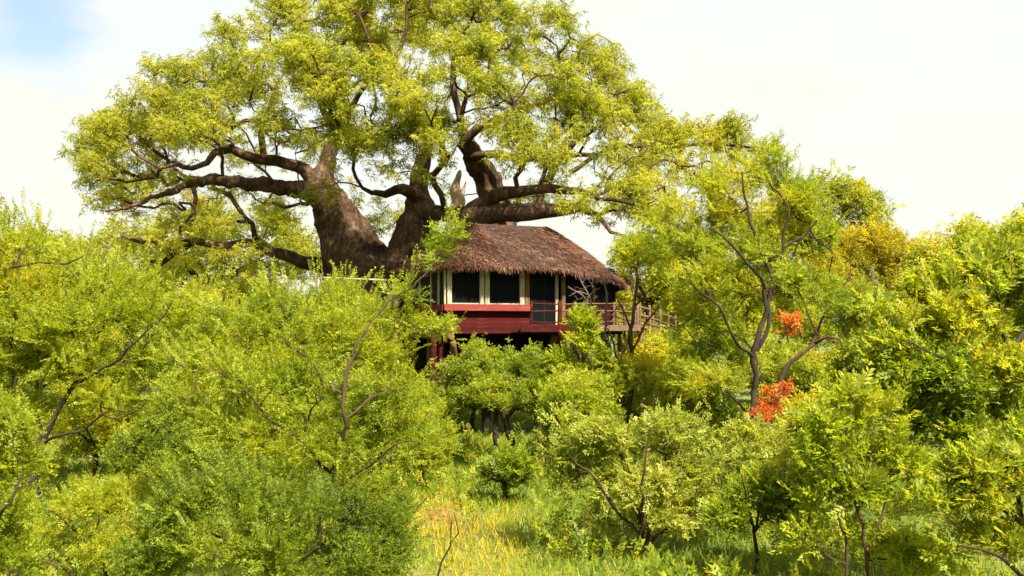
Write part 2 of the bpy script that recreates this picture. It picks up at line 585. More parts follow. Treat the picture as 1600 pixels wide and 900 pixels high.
LM_GOLD = leaf_mat('gold_leaf', [(0.0, (0.214, 0.204, 0.017)), (0.45, (0.364, 0.291, 0.019)), (0.8, (0.482, 0.347, 0.021)), (1.0, (0.557, 0.266, 0.019))], 0.5)
LM_RED = leaf_mat('red_leaf', [(0.0, (0.20, 0.06, 0.012)), (0.4, (0.52, 0.085, 0.018)), (0.75, (0.62, 0.17, 0.03)), (1.0, (0.34, 0.28, 0.03))], 0.4, 0.9)
LM_GRASS = leaf_mat('grass_blade', [(0.0, (0.07, 0.12, 0.012)), (0.45, (0.17, 0.23, 0.012)), (0.75, (0.42, 0.345, 0.012)), (1.0, (0.42, 0.19, 0.05))], 0.35)


def bark_mat(nt, n, l, out):
    tc = n.new('ShaderNodeTexCoord')
    mp = n.new('ShaderNodeMapping'); mp.inputs['Scale'].default_value = (1, 1, 0.28)
    l.new(tc.outputs['Object'], mp.inputs['Vector'])
    big = n.new('ShaderNodeTexNoise'); big.inputs['Scale'].default_value = 0.9; big.inputs['Detail'].default_value = 5
    fine = n.new('ShaderNodeTexNoise'); fine.inputs['Scale'].default_value = 7; fine.inputs['Detail'].default_value = 9; fine.inputs['Roughness'].default_value = 0.7
    fine.inputs['Distortion'].default_value = 0.6
    vo = n.new('ShaderNodeTexVoronoi'); vo.feature = 'DISTANCE_TO_EDGE'; vo.inputs['Scale'].default_value = 2.6
    l.new(tc.outputs['Object'], big.inputs['Vector']); l.new(mp.outputs[0], fine.inputs['Vector'])
    va = n.new('ShaderNodeVectorMath'); va.operation = 'ADD'
    l.new(mp.outputs[0], va.inputs[0]); l.new(fine.outputs['Color'], va.inputs[1]); l.new(va.outputs[0], vo.inputs['Vector'])
    r1 = ramp(n, [(0.30, (0.032, 0.017, 0.009)), (0.52, (0.092, 0.048, 0.025)), (0.68, (0.145, 0.100, 0.066)), (0.82, (0.19, 0.070, 0.030))])
    ad = n.new('ShaderNodeMath'); ad.operation = 'ADD'
    ml = n.new('ShaderNodeMath'); ml.operation = 'MULTIPLY_ADD'; ml.inputs[1].default_value = 0.9; ml.inputs[2].default_value = -0.45
    l.new(fine.outputs['Fac'], ml.inputs[0]); l.new(big.outputs['Fac'], ad.inputs[0]); l.new(ml.outputs[0], ad.inputs[1])
    l.new(ad.outputs[0], r1.inputs['Fac'])
    crack = ramp(n, [(0.0, (0.35, 0.35, 0.35)), (0.09, (1, 1, 1))])
    l.new(vo.outputs['Distance'], crack.inputs['Fac'])
    mu = n.new('ShaderNodeMix'); mu.data_type = 'RGBA'; mu.blend_type = 'MULTIPLY'; mu.inputs['Factor'].default_value = 0.7
    l.new(r1.outputs['Color'], mu.inputs['A']); l.new(crack.outputs['Color'], mu.inputs['B'])
    pr = n.new('ShaderNodeBsdfPrincipled'); pr.inputs['Roughness'].default_value = 0.9; pr.inputs['Specular IOR Level'].default_value = 0.2
    l.new(mu.outputs['Result'], pr.inputs['Base Color'])
    b1 = n.new('ShaderNodeBump'); b1.inputs['Strength'].default_value = 0.9; b1.inputs['Distance'].default_value = 0.12
    l.new(fine.outputs['Fac'], b1.inputs['Height'])
    b2 = n.new('ShaderNodeBump'); b2.inputs['Strength'].default_value = 0.7; b2.inputs['Distance'].default_value = 0.10
    l.new(crack.outputs['Color'], b2.inputs['Height']); l.new(b1.outputs[0], b2.inputs['Normal'])
    l.new(b2.outputs[0], pr.inputs['Normal'])
    l.new(pr.outputs[0], out.inputs[0])


BK_BAOBAB = mat('baobab_bark', bark_mat)
BK_DARK = solid_mat('dark_bark', (0.014, 0.008, 0.006), (0.045, 0.026, 0.018), 6, (1, 1, 0.3), 0.9, 0.5, 0.02)
BK_RED = solid_mat('red_brown_bark', (0.026, 0.015, 0.009), (0.085, 0.048, 0.028), 9, (1, 1, 0.3), 0.95, 0.9, 0.03)
BK_MAUVE = solid_mat('bare_twig_bark', (0.07, 0.042, 0.040), (0.17, 0.12, 0.11), 8, (1, 1, 1), 0.9, 0.2, 0.01)
BK_GREEN = solid_mat('young_bark', (0.04, 0.028, 0.012), (0.09, 0.065, 0.025), 8, (1, 1, 0.4), 0.9, 0.2, 0.01)
PALE_WOOD = solid_mat('pale_dead_wood', (0.20, 0.11, 0.07), (0.62, 0.46, 0.36), 3.5, (1, 1, 0.2), 0.8, 0.8, 0.05)

# ------------------------------------------------------------------ ground
def ground_z(x, y):
    return 0.0


def ground_mat(nt, n, l, out):
    tc = n.new('ShaderNodeTexCoord')
    no = n.new('ShaderNodeTexNoise'); no.inputs['Scale'].default_value = 0.35; no.inputs['Detail'].default_value = 8
    n2 = n.new('ShaderNodeTexNoise'); n2.inputs['Scale'].default_value = 6; n2.inputs['Detail'].default_value = 8
    l.new(tc.outputs['Object'], no.inputs['Vector']); l.new(tc.outputs['Object'], n2.inputs['Vector'])
    r = ramp(n, [(0.3, (0.045, 0.075, 0.010)), (0.55, (0.11, 0.14, 0.014)), (0.72, (0.16, 0.11, 0.035))])
    r2 = ramp(n, [(0.3, (0.5, 0.5, 0.5)), (0.7, (1.3, 1.3, 1.2))])
    l.new(no.outputs['Fac'], r.inputs['Fac']); l.new(n2.outputs['Fac'], r2.inputs['Fac'])
    mu = n.new('ShaderNodeMix'); mu.data_type = 'RGBA'; mu.blend_type = 'MULTIPLY'; mu.inputs['Factor'].default_value = 1
    l.new(r.outputs['Color'], mu.inputs['A']); l.new(r2.outputs['Color'], mu.inputs['B'])
    pr = n.new('ShaderNodeBsdfPrincipled'); pr.inputs['Roughness'].default_value = 0.95
    l.new(mu.outputs['Result'], pr.inputs['Base Color'])
    bp = n.new('ShaderNodeBump'); bp.inputs['Strength'].default_value = 0.8; bp.inputs['Distance'].default_value = 0.1
    l.new(n2.outputs['Fac'], bp.inputs['Height']); l.new(bp.outputs[0], pr.inputs['Normal'])
    l.new(pr.outputs[0], out.inputs[0])


M_GROUND = mat('savanna_soil', ground_mat)
gx = np.concatenate([[-4000, -1200, -400, -160], np.linspace(-80, 80, 65), [160, 400, 1200, 4000]])
gy = np.concatenate([[-3000, -600, -100], np.linspace(-20, 140, 65), [220, 500, 1500, 6000]])
GX, GY = np.meshgrid(gx, gy)
GZ = 0.06 * np.sin(GX * 0.31 + GY * 0.17) + 0.05 * np.sin(GY * 0.43 - GX * 0.22)
V = np.stack([GX, GY, GZ - 0.06], -1).reshape(-1, 3)
nxg = len(gx)
ii = (np.arange(len(gy) - 1)[:, None] * nxg + np.arange(nxg - 1)[None]).ravel()
g = link('ground', mesh_np('ground', V, np.stack([ii, ii + 1, ii + nxg + 1, ii + nxg], -1), M_GROUND, smooth=True), None, 'structure')
g['label'] = 'bush ground under the grass and thickets'

# grass blades over the clearing and between the near bushes
def grass():
    n = 220000
    y = 9 + 56 * RNG.uniform(0, 1, n) ** 0.8
    x = RNG.uniform(-1, 1, n) * (y * 0.60)
    keep = np.ones(n, bool)
    gx_, gy_ = x, y
    patchy = np.sin(x * 0.9 + y * 0.35) * 0.5 + np.sin(y * 0.8 - x * 0.5) * 0.5
    # dry yellow clearing in the middle of the view, straw with a reddish bald spot
    px = x / y * F + 800
    c1 = np.exp(-(((x + 0.9) / 1.25) ** 2 + ((y - 20.5) / 5.0) ** 2)) + 0.8 * np.exp(-(((x + 2.4) / 1.0) ** 2 + ((y - 27) / 4.0) ** 2))
    c2 = np.exp(-(((x + 1.9) / 0.55) ** 2 + ((y - 26.3) / 1.5) ** 2))
    h = RNG.uniform(0.07, 0.30, n) * (1 - 0.30 * c1) * (1 - 0.5 * c2)
    tint = 0.36 + 0.12 * patchy + 0.38 * np.minimum(c1 * 1.2, 1) + RNG.normal(0, 0.14, n) + 0.30 * c2
    keep &= RNG.uniform(0, 1, n) > 0.25 * (patchy < -0.6)
    x, y, h, tint = x[keep], y[keep], h[keep], tint[keep]
    n = len(x)
    a = RNG.uniform(0, 6.283, n); wd = RNG.uniform(0.006, 0.013, n) * (0.7 + y / 30)
    lean = RNG.normal(0, 0.5, (n, 2)) * h[:, None]
    b = np.stack([x, y, np.full(n, -0.06)], -1)
    s = np.stack([np.cos(a) * wd, np.sin(a) * wd, np.zeros(n)], -1)
    tip = b + np.stack([lean[:, 0], lean[:, 1], h + 0.06], -1)
    mid = b + np.stack([lean[:, 0] * .3, lean[:, 1] * .3, h * .55 + .06], -1)
    V = np.stack([b - s, b + s, tip], 1).reshape(-1, 3)
    o = link('grass', mesh_np('grass', V, np.arange(n * 3).reshape(-1, 3), LM_GRASS, np.clip(tint, 0, 1)), None, 'stuff')
    o['label'] = 'tall green and straw yellow grass in the clearing'
    o['category'] = 'grass'


grass()


def undergrowth():
    n = 5200
    y = 10 + 34 * RNG.uniform(0, 1, n); x = RNG.uniform(-0.6, 0.6, n) * y
    # herbs stand in drifts and stay out of the dry clearing
    dr = np.sin(x * 1.1 + y * 0.6) + np.sin(y * 1.3 - x * 0.7) + RNG.normal(0, .5, n)
    keep = (dr > 0.2) & ~((np.abs(x + 1.0) < 1.6) & (y < 27) & (RNG.uniform(0, 1, n) < 0.85))
    x, y = x[keep], y[keep]; n = len(x)
    rep_ = 4
    X = np.repeat(x, rep_) + RNG.normal(0, .12, n * rep_); Yy = np.repeat(y, rep_) + RNG.normal(0, .12, n * rep_)
    pos = np.stack([X, Yy, RNG.uniform(0.05, 0.45, n * rep_)], -1)
    d = RNG.normal(0, .6, (n * rep_, 3)); d[:, 2] = 0.9
    V, Q, tt = sprigs(pos, d, 'broad_small', 0.9, np.clip(0.45 + RNG.normal(0, .18, n * rep_), 0, 0.85))
    o = link('undergrowth', mesh_np('undergrowth', V, Q, LM_BUSH, tt), None, 'stuff')
    o['label'] = 'low leafy herbs growing among the grass'
    o['category'] = 'undergrowth'


undergrowth()

# ------------------------------------------------------------------ the treehouse
TH = math.radians(24)
OX, OY = -2.76, 40.2
ux, uy = math.cos(TH), math.sin(TH)


def tpx(px, s=0.0):
    k = (px - 800) / F
    x0, y0 = OX - s * uy, OY + s * ux
    return (k * y0 - x0) / (ux - k * uy)


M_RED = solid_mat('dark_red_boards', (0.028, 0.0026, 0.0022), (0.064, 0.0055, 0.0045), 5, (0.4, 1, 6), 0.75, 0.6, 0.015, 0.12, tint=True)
M_REDLIT = solid_mat('red_boards_lit', (0.085, 0.008, 0.005), (0.14, 0.016, 0.010), 5, (0.4, 1, 6), 0.7, 0.4, 0.012, 0.15, tint=True)  # lit copy of the red boards: sunlight put into a brighter red
M_CREAM = solid_mat('cream_post_paint', (0.24, 0.20, 0.12), (0.46, 0.41, 0.29), 5, (3, 3, 0.6), 0.7, 0.3, 0.01)
M_TAN = solid_mat('weathered_tan_wood', (0.08, 0.040, 0.016), (0.19, 0.11, 0.045), 6, (3, 3, 0.5), 0.8, 0.4, 0.01)
M_LOG = solid_mat('brown_log', (0.060, 0.034, 0.020), (0.17, 0.105, 0.060), 7, (2, 2, 0.5), 0.85, 0.5, 0.02, tint=True)
M_SCREEN = solid_mat('dark_window_mesh', (0.0015, 0.0030, 0.0032), (0.004, 0.0065, 0.0065), 3, (1, 1, 1), 0.6, 0.05, 0.01, 0.08)
M_DARK = solid_mat('shade_dark_timber', (0.006, 0.004, 0.0035), (0.015, 0.009, 0.007), 3, (1, 1, 1), 0.9, 0.3, 0.01)  # near-black: underfloor shade put into the colour, also used for dark frames
M_THATCH = tint_mat('palm_thatch', [(0.0, (0.010, 0.005, 0.004)), (0.35, (0.044, 0.017, 0.009)), (0.65, (0.125, 0.050, 0.027)), (1.0, (0.32, 0.175, 0.11))], 0.75)

house = empty('treehouse', (OX, OY, 0), 'red timber treehouse on stilts with brown thatched roof under the baobab', 'treehouse', rz=TH)


def box(name, x0, x1, y0, y1, z0, z1, m, parent=house, tilt=0.0, rz=0.0, bev=0.006, label=None):
    import bmesh
    bm = bmesh.new()
    bmesh.ops.create_cube(bm, size=1)
    cx, cy, cz = (x0 + x1) / 2, (y0 + y1) / 2, (z0 + z1) / 2
    for v in bm.verts:
        v.co.x *= x1 - x0; v.co.y *= y1 - y0; v.co.z *= z1 - z0
    if bev:
        bmesh.ops.bevel(bm, geom=list(bm.edges), offset=bev, segments=1, affect='EDGES')
    me = bpy.data.meshes.new(name); bm.to_mesh(me); bm.free()
    me.materials.append(m)
    o = link(name, me, parent)
    if parent is not None and parent is not house and parent.type == 'MESH':
        o.location = (cx - parent.location.x, cy - parent.location.y, cz - parent.location.z)
    else:
        o.location = (cx, cy, cz)
    o.rotation_euler = (tilt, 0, rz)
    if label:
        o['label'] = label
    return o


def log(name, a, b, r0, r1, m, parent=house, sides=9, bend=0.0, label=None):
    a, b = np.array(a, float), np.array(b, float)
    mid = (a + b) / 2 + RNG.normal(0, 1, 3) * bend * np.linalg.norm(b - a)
    ln = smooth_line([(*a, r0), (*mid, (r0 + r1) / 2), (*b, r1)], 0.3)
    V, Q = tubes([ln], sides, rough=0.05)
    nv = len(V)
    e0, e1 = V[:sides].mean(0), V[-sides:].mean(0)
    V = np.vstack([V, e0, e1])
    Q = [tuple(q) for q in Q] + [(nv, (k + 1) % sides, k) for k in range(sides)] + [(nv + 1, nv - sides + k, nv - sides + (k + 1) % sides) for k in range(sides)]
    me = bpy.data.meshes.new(name)
    me.from_pydata([tuple(v) for v in V], [], Q)
    for p in me.polygons[:-2 * sides]:
        p.use_smooth = True
    me.materials.append(m)
    o = link(name, me, parent)
    if label:
        o['label'] = label
    return o


T0, T1 = 0.0, tpx(827)          # windowed front
TD = tpx(874)                   # right side of the door
TE = 8.2
ZF = 5.06                       # floor
ZS = 5.66                       # wall top under the sill
ZW = 7.55
DEEP = 6.6
# floor and its timbers
for k in range(15):             # deck boards run along the front
    y0 = -1.25 + k * 0.0
    pass
dk = 0.145
nb_ = int((1.05) / dk)
for k in range(nb_):
    box('deck_plank', T1 - 0.1, TE + 0.6, -1.02 + k * dk, -1.02 + (k + 1) * dk - 0.012, ZF - 0.06, ZF + RNG.uniform(-0.004, 0.004), M_RED)
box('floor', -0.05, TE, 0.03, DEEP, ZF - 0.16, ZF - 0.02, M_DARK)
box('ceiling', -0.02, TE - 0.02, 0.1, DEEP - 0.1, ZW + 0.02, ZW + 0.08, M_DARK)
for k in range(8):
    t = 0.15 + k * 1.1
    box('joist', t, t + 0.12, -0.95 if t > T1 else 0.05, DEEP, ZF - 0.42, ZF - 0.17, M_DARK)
# boarded front and left walls, planks laid level
zs = [4.74, 4.93, 5.10, 5.27, 5.46, ZS]
for k in range(5):
    j = RNG.uniform(-0.006, 0.006)
    box('wall_plank', -0.02, T1, -0.035 + j, -0.005 + j, zs[k] + 0.004, zs[k + 1] - 0.004, M_RED)
for k in range(5):
    j = RNG.uniform(-0.006, 0.006)
    box('wall_plank', -0.055 + j, -0.022 + j, 0.0, DEEP, zs[k] + 0.004, zs[k + 1] - 0.004, M_RED)
box('wall', T1 + 0.0, T1 + 0.05, 0.02, DEEP * 0.0 + 0.3, ZF, ZW, M_RED)
box('wall', TE - 0.06, TE, 0.05, DEEP, ZF, ZW, M_RED)
box('wall', 0.0, TE, DEEP, DEEP + 0.06, 4.76, ZW, M_RED)
# sill shelves
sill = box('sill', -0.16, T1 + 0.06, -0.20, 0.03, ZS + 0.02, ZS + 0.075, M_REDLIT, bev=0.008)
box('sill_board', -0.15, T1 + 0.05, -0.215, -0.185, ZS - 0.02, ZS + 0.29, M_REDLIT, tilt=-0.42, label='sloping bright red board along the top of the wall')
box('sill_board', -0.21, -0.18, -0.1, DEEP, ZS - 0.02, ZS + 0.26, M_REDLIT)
# fascia of the deck in front of the door
box('fascia_board', tpx(905, -1) + 0.01, TE + 0.6, -1.07, -1.03, 4.80, ZF + 0.0, M_LOG)
box('fascia_board', T1 - 0.9, tpx(905, -1), -1.075, -1.03, 4.76, ZF + 0.01, M_RED, label='dark red board along the deck edge')
box('floor_beam', -0.1, T1 - 0.92, -0.10, -0.045, 4.70, 4.80, M_RED)
# posts and window panes of the front, px positions of the frame edges
ZB = ZS + 0.30
front = [(700, 706, 'cream'), (750, 764, 'cream'), (812, 820, 'cream')]
wins = [(704, 751), (763, 813)]


def window(a, b, z0, z1, s, m=M_CREAM):
    fr = box('window', a - 0.04, b + 0.04, s + 0.03, s + 0.07, z0 - 0.02, z0 + 0.03, m)
    box('frame', a - 0.04, b + 0.04, s + 0.03, s + 0.07, z1 - 0.05, z1, m, parent=fr)
    box('pane', a - 0.03, b + 0.03, s + 0.075, s + 0.085, z0, z1, M_SCREEN, parent=fr, bev=0)
    return fr


for a, b in wins:
    window(tpx(a), tpx(b), ZB, ZW, 0.0)
for a, b, c in ((698.5, 705.5, M_CREAM), (749.5, 756, M_CREAM), (757.5, 764.5, M_CREAM), (812, 819, M_CREAM), (820, 827, M_TAN)):
    box('post', tpx(a), tpx(b), -0.05, 0.06, ZB - 0.24, ZW + 0.15, c)
# left side wall windows
for s0, s1 in ((0.10, 0.72), (0.86, 1.70), (1.86, 3.2), (3.4, 5.0), (5.1, 6.5)):
    box('pane', -0.01, 0.0, s0, s1, ZB - 0.04, ZW, M_SCREEN, bev=0, label='narrow dark screen on the left side')
for s in (0.0, 0.75, 1.74, 3.26, 5.02, DEEP - 0.1):
    box('post', -0.07, 0.0, s + 0.02, s + 0.11, ZS + 0.02, ZW + 0.12, M_CREAM)
# glass door between posts
door = box('door', T1 + 0.08, T1 + 0.13, 0.0, 0.05, ZF, ZW - 0.1, M_DARK)
dm = (T1 + TD) / 2
box('pane', T1 + 0.12, dm - 0.01, 0.015, 0.028, ZF + 0.05, ZW - 0.1, M_SCREEN, parent=door, bev=0)
box('pane', dm + 0.01, TD - 0.05, 0.035, 0.048, ZF + 0.05, ZW - 0.1, M_SCREEN, parent=door, bev=0)
box('frame', dm - 0.03, dm + 0.015, 0.0, 0.034, ZF, ZW - 0.1, M_DARK, parent=door)
box('frame', T1 + 0.135, TD - 0.08, 0.0, 0.05, ZF, ZF + 0.06, M_DARK, parent=door)
box('post', tpx(867.5), tpx(872), -0.05, 0.06, ZF, ZW + 0.1, M_CREAM)
log('post', (tpx(878), -0.10, ZF), (tpx(878.5), -0.10, ZW + 0.1), 0.115, 0.105, M_TAN, label='round tan log post right of the door')
window(tpx(885), tpx(926), ZF + 0.95, ZW, 0.0, M_DARK)
for k in range(5):
    z = ZF + k * 0.19
    box('wall_plank', tpx(884), TE, -0.02, 0.01, z + 0.004, z + 0.186, M_RED)
box('pane', tpx(930), TE - 0.1, 0.04, 0.05, ZF + 0.95, ZW, M_SCREEN, bev=0)
box('post', tpx(926), tpx(930), -0.04, 0.06, ZF, ZW + 0.1, M_TAN)
# railing of crooked poles in front of the door
rail_t = [tpx(830, -1), tpx(874, -1), tpx(912, -1), TE + 0.5]
for k, t in enumerate(rail_t):
    log('railing_post', (t, -1.0, 4.7 if k != 1 else 4.4), (t + 0.02, -1.0, 6.06 + 0.03 * (k % 2)), 0.055 if k != 1 else 0.10, 0.05 if k != 1 else 0.09, M_RED if k < 2 else M_LOG)
for a, b in zip(rail_t[:-1], rail_t[1:]):
    for z in (5.98, 5.66, 5.20):
        dz = RNG.uniform(-0.03, 0.03)
        log('railing_pole', (a - 0.05, -1.0, z + dz - 0.02), (b + 0.05, -1.0, z - dz), 0.036, 0.03, M_RED if a < rail_t[1] else M_LOG, sides=7, bend=0.012)
# stilts and braces
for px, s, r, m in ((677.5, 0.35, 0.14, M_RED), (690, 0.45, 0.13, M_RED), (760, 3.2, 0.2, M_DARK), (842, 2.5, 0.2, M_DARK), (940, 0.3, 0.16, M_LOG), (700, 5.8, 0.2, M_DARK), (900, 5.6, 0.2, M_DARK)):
    t = tpx(px, s)
    log('stilt', (t, s, -0.1), (t, s, 4.66), r * 1.1, r, m, sides=10)
log('stilt', (tpx(887, -0.95), -0.9, -0.1), (tpx(887, -0.95), -0.9, 4.73), 0.12, 0.10, M_LOG, label='thin reddish stilt under the deck railing')
t = tpx(677, 0.1)
log('brace', (t + 0.9, 0.2, 4.4), (t + 2.2, 2.5, 1.2), 0.14, 0.14, M_TAN)
log('brace', (tpx(868, 0.2), 0.2, 4.7), (tpx(856, 1.6), 1.6, 3.2), 0.15, 0.15, M_TAN, label='slanting tan log under the deck')
log('floor_log', (tpx(706, -0.3), -0.30, 4.58), (tpx(706, -0.3), 5.5, 4.58), 0.13, 0.13, M_TAN, label='floor log with its sawn end showing')
# dark boards added at the back to stand for shade under the floor
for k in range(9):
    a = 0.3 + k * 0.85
    box('shade_board', a, a + 0.87, 5.2 + 0.045 * (k % 2), 5.24 + 0.045 * (k % 2), 2.0, 4.68, M_DARK)

# roof: a rounded hip of thatch over a shell
RE = (-0.75, 9.0, -0.85, 7.5)
RIDGE = (2.7, 6.25, 3.5, 9.78)


def roof_point(a, f):
    """a: angle round the eave 0..1, f: 0 at the eave, 1 at the ridge"""
    th = a * 2 * math.pi
    c, s = math.cos(th), math.sin(th)
    e = 0.42
    qx = math.copysign(abs(c) ** e, c); qy = math.copysign(abs(s) ** e, s)
    ex = (RE[0] + RE[1]) / 2 + qx * (RE[1] - RE[0]) / 2
    ey = (RE[2] + RE[3]) / 2 + qy * (RE[3] - RE[2]) / 2
    ez = 7.54 - 0.72 * max(0, (ex - 4.6) / 4.4) ** 1.3 + 0.03 * math.sin(a * 40) + 0.025 * math.sin(a * 133 + 1)
    rx = min(max(ex * 0.9 + 0.1, RIDGE[0]), RIDGE[1]); ry = RIDGE[2]
    g = f + 0.05 * math.sin(math.pi * f)
    z = ez + (RIDGE[3] - ez) * g
    z += 0.03 * math.sin(a * 55 + f * 9) * (1 - f)
    return np.array([ex + (rx - ex) * f, ey + (ry - ey) * f, z])


NA, NF = 96, 10
RV = np.array([[roof_point(a / NA, f / NF) for a in range(NA)] for f in range(NF + 1)])
rv = RV.reshape(-1, 3)
quads = [(f * NA + a, f * NA + (a + 1) % NA, (f + 1) * NA + (a + 1) % NA, (f + 1) * NA + a) for f in range(NF) for a in range(NA)]
inner = RV[0] * [1, 1, 1] + [0, 0, -0.22]
inner2 = RV[0].copy(); inner2[:, 0] = 4.1 + (inner2[:, 0] - 4.1) * 0.86; inner2[:, 1] = 3.3 + (inner2[:, 1] - 3.3) * 0.82; inner2[:, 2] = 7.62 - 0.0 * inner2[:, 2]
b0 = len(rv)
rv = np.vstack([rv, inner, inner2])
quads += [(b0 + a, b0 + (a + 1) % NA, (a + 1) % NA, a) for a in range(NA)]
quads += [(b0 + NA + a, b0 + NA + (a + 1) % NA, b0 + (a + 1) % NA, b0 + a) for a in range(NA)]
M_THSHELL = solid_mat('thatch_underlayer', (0.018, 0.009, 0.006), (0.05, 0.025, 0.018), 9, (1, 1, 1), 0.9, 0.6, 0.04)
roof = link('roof', mesh_np('roof', rv, np.array(quads), M_THSHELL, smooth=True), house)


def thatch():
    n = 70000
    a = RNG.uniform(0, 1, n); f = 1 - RNG.uniform(0, 1, n) ** 0.8
    fringe = RNG.uniform(0, 1, n) < 0.13
    f = np.where(fringe, 0.0, f)
    V = np.zeros((n, 3, 3)); tint = np.zeros(n)
    ai = a * NA; fi = np.clip(f, 0, 0.999) * NF
    i0 = ai.astype(int) % NA; i1 = (i0 + 1) % NA; fa = (ai - ai.astype(int))[:, None]
    j0 = fi.astype(int); ff = (fi - j0)[:, None]
    p = (RV[j0, i0] * (1 - fa) + RV[j0, i1] * fa) * (1 - ff) + (RV[j0 + 1, i0] * (1 - fa) + RV[j0 + 1, i1] * fa) * ff
    dn = RV[j0, i0] - RV[j0 + 1, i0]; dn /= np.linalg.norm(dn, axis=1, keepdims=True) + 1e-9
    al = RV[j0, i1] - RV[j0, i0]; al /= np.linalg.norm(al, axis=1, keepdims=True) + 1e-9
    nr = np.cross(al, -dn); nr *= np.sign(nr[:, 2:3]); nr /= np.linalg.norm(nr, axis=1, keepdims=True) + 1e-9
    L = RNG.uniform(0.16, 0.55, n)[:, None]; W = RNG.uniform(0.006, 0.014, n)[:, None]
    d = dn + al * RNG.normal(0, 0.38, (n, 1)) + nr * RNG.uniform(-0.05, 0.24, (n, 1))
    d = np.where(fringe[:, None], dn * 0.5 + al * RNG.normal(0, 0.25, (n, 1)) + np.array([0, 0, -1.0]) * RNG.uniform(0.3, 1.2, (n, 1)), d)
    L = np.where(fringe[:, None], L * RNG.uniform(0.3, 0.95, (n, 1)), L)
    d /= np.linalg.norm(d, axis=1, keepdims=True)
    s = np.cross(d, nr); s /= np.linalg.norm(s, axis=1, keepdims=True) + 1e-9
    s = s + nr * RNG.normal(0, 0.3, (n, 1))
    o = p + nr * RNG.uniform(0.0, 0.05, (n, 1))
    V[:, 0] = o - s * W; V[:, 1] = o + d * L + nr * L * 0.05; V[:, 2] = o + d * L * .3 + s * W * 1.3
    tint = RNG.beta(1.5, 1.9, n) + np.where(fringe, 0.04, 0) + 0.1 * np.sin(p[:, 0] * 2 + p[:, 2] * 3)
    link('thatch', mesh_np('thatch', V.reshape(-1, 3), np.arange(n * 3).reshape(-1, 3), M_THATCH, np.clip(tint, 0, 1)), roof, 'stuff')


thatch()

# boardwalk leading away from the deck to the right
def boardwalk():
    t0 = house.matrix_world
    a = np.array([OX + ux * (TE + 0.6) + uy * 1.0, OY + uy * (TE + 0.6) - ux * 1.0, 0])
    e = P(1056, 505, 50.0)
    d = e - a; d[2] = 0
    Ln = np.linalg.norm(d); d /= Ln
    s = np.array([-d[1], d[0], 0])
    root = empty('boardwalk', (a[0], a[1], 0), 'wooden boardwalk with crooked pole railing leading right from the deck', 'boardwalk')
    O = a.copy()

    def zf(q):
        return 5.0 - 0.5 * q / Ln
    n = int(Ln / 0.16)
    for k in range(n):
        q = (k + 0.5) * Ln / n
        o = box('plank', -0.07, 0.07, -0.6, 0.6, -0.02, 0.02, M_LOG, parent=None, bev=0)
        o.parent = root
        o.location = (d[0] * q + s[0] * 0.6, d[1] * q + s[1] * 0.6, zf(q))
        o.rotation_euler = (0, 0, math.atan2(d[1], d[0]) + RNG.normal(0, 0.02))
    m = 4
    for side in (0.0, 1.2):
        for k in range(m + 1):
            q = Ln * k / m
            b = d * q + s * side
            log('railing_post', (b[0], b[1], zf(q) - 0.5), (b[0] + RNG.normal(0, .03), b[1], zf(q) + 1.02 + RNG.uniform(0, .1)), 0.06, 0.05, M_LOG, root, 7)
        for k in range(m):
            q0, q1 = Ln * k / m, Ln * (k + 1) / m
            for h in (0.25, 0.5, 0.9):
                b0_, b1_ = d * (q0 - .08) + s * side, d * (q1 + .08) + s * side
                j0, j1 = RNG.uniform(-.05, .05, 2)
                log('railing_pole', (b0_[0], b0_[1], zf(q0) + h + j0), (b1_[0], b1_[1], zf(q1) + h + j1), 0.05, 0.042, M_LOG, root, 6, 0.015)
    for k in range(4):
        q = Ln * (k + 0.3) / 3.6
        for side in (0.1, 1.1):
            b = d * q + s * side
            log('stilt', (b[0], b[1], -0.1), (b[0], b[1], zf(q) - 0.04), 0.10, 0.09, M_LOG, root, 8)


boardwalk()

# small deck at the left with a red rail, and the pale pole above it
def left_deck():
    a = P(596, 484, 44.5)
    root = empty('side_deck', (a[0], a[1], 0), 'small red side deck half hidden left of the treehouse wall', 'deck')
    o = box('platform', 0, 2.6, 0, 2.4, 4.9, 5.02, M_RED, parent=None); o.parent = root
    for z in (5.40, 5.75):
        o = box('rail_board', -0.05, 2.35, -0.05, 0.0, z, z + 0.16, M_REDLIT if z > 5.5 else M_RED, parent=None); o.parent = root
    for t in (0.0, 1.15, 2.25):
        o = box('rail_post', t, t + 0.12, 0.01, 0.13, 4.7, 5.98, M_RED, parent=None); o.parent = root
    for t, s in ((0.2, 0.2), (2.2, 0.2), (0.2, 2.1), (2.2, 2.1)):
        log('stilt', (t, s, -0.1), (t, s, 4.89), 0.12, 0.1, M_LOG, root, 8)
    b0_, b1_ = P(505, 434, 46.5), P(606, 438, 46.5)
    r2 = empty('pole_rail', (b0_[0], b0_[1], 0), 'thin pale pole rail running from the baobab to the thatched roof', 'rail')
    L = b1_[0] - b0_[0]
    log('pole', (0, 0, b0_[2]), (L, 0, b1_[2]), 0.05, 0.045, PALE_WOOD, r2, 8, 0.003)
    for t in (0.1, L - 0.15):
        log('upright', (t, 0, -0.1), (t, 0, b0_[2] - 0.04), 0.07, 0.06, M_LOG, r2, 8)


left_deck()

# ------------------------------------------------------------------ the baobab
BY = 53.0


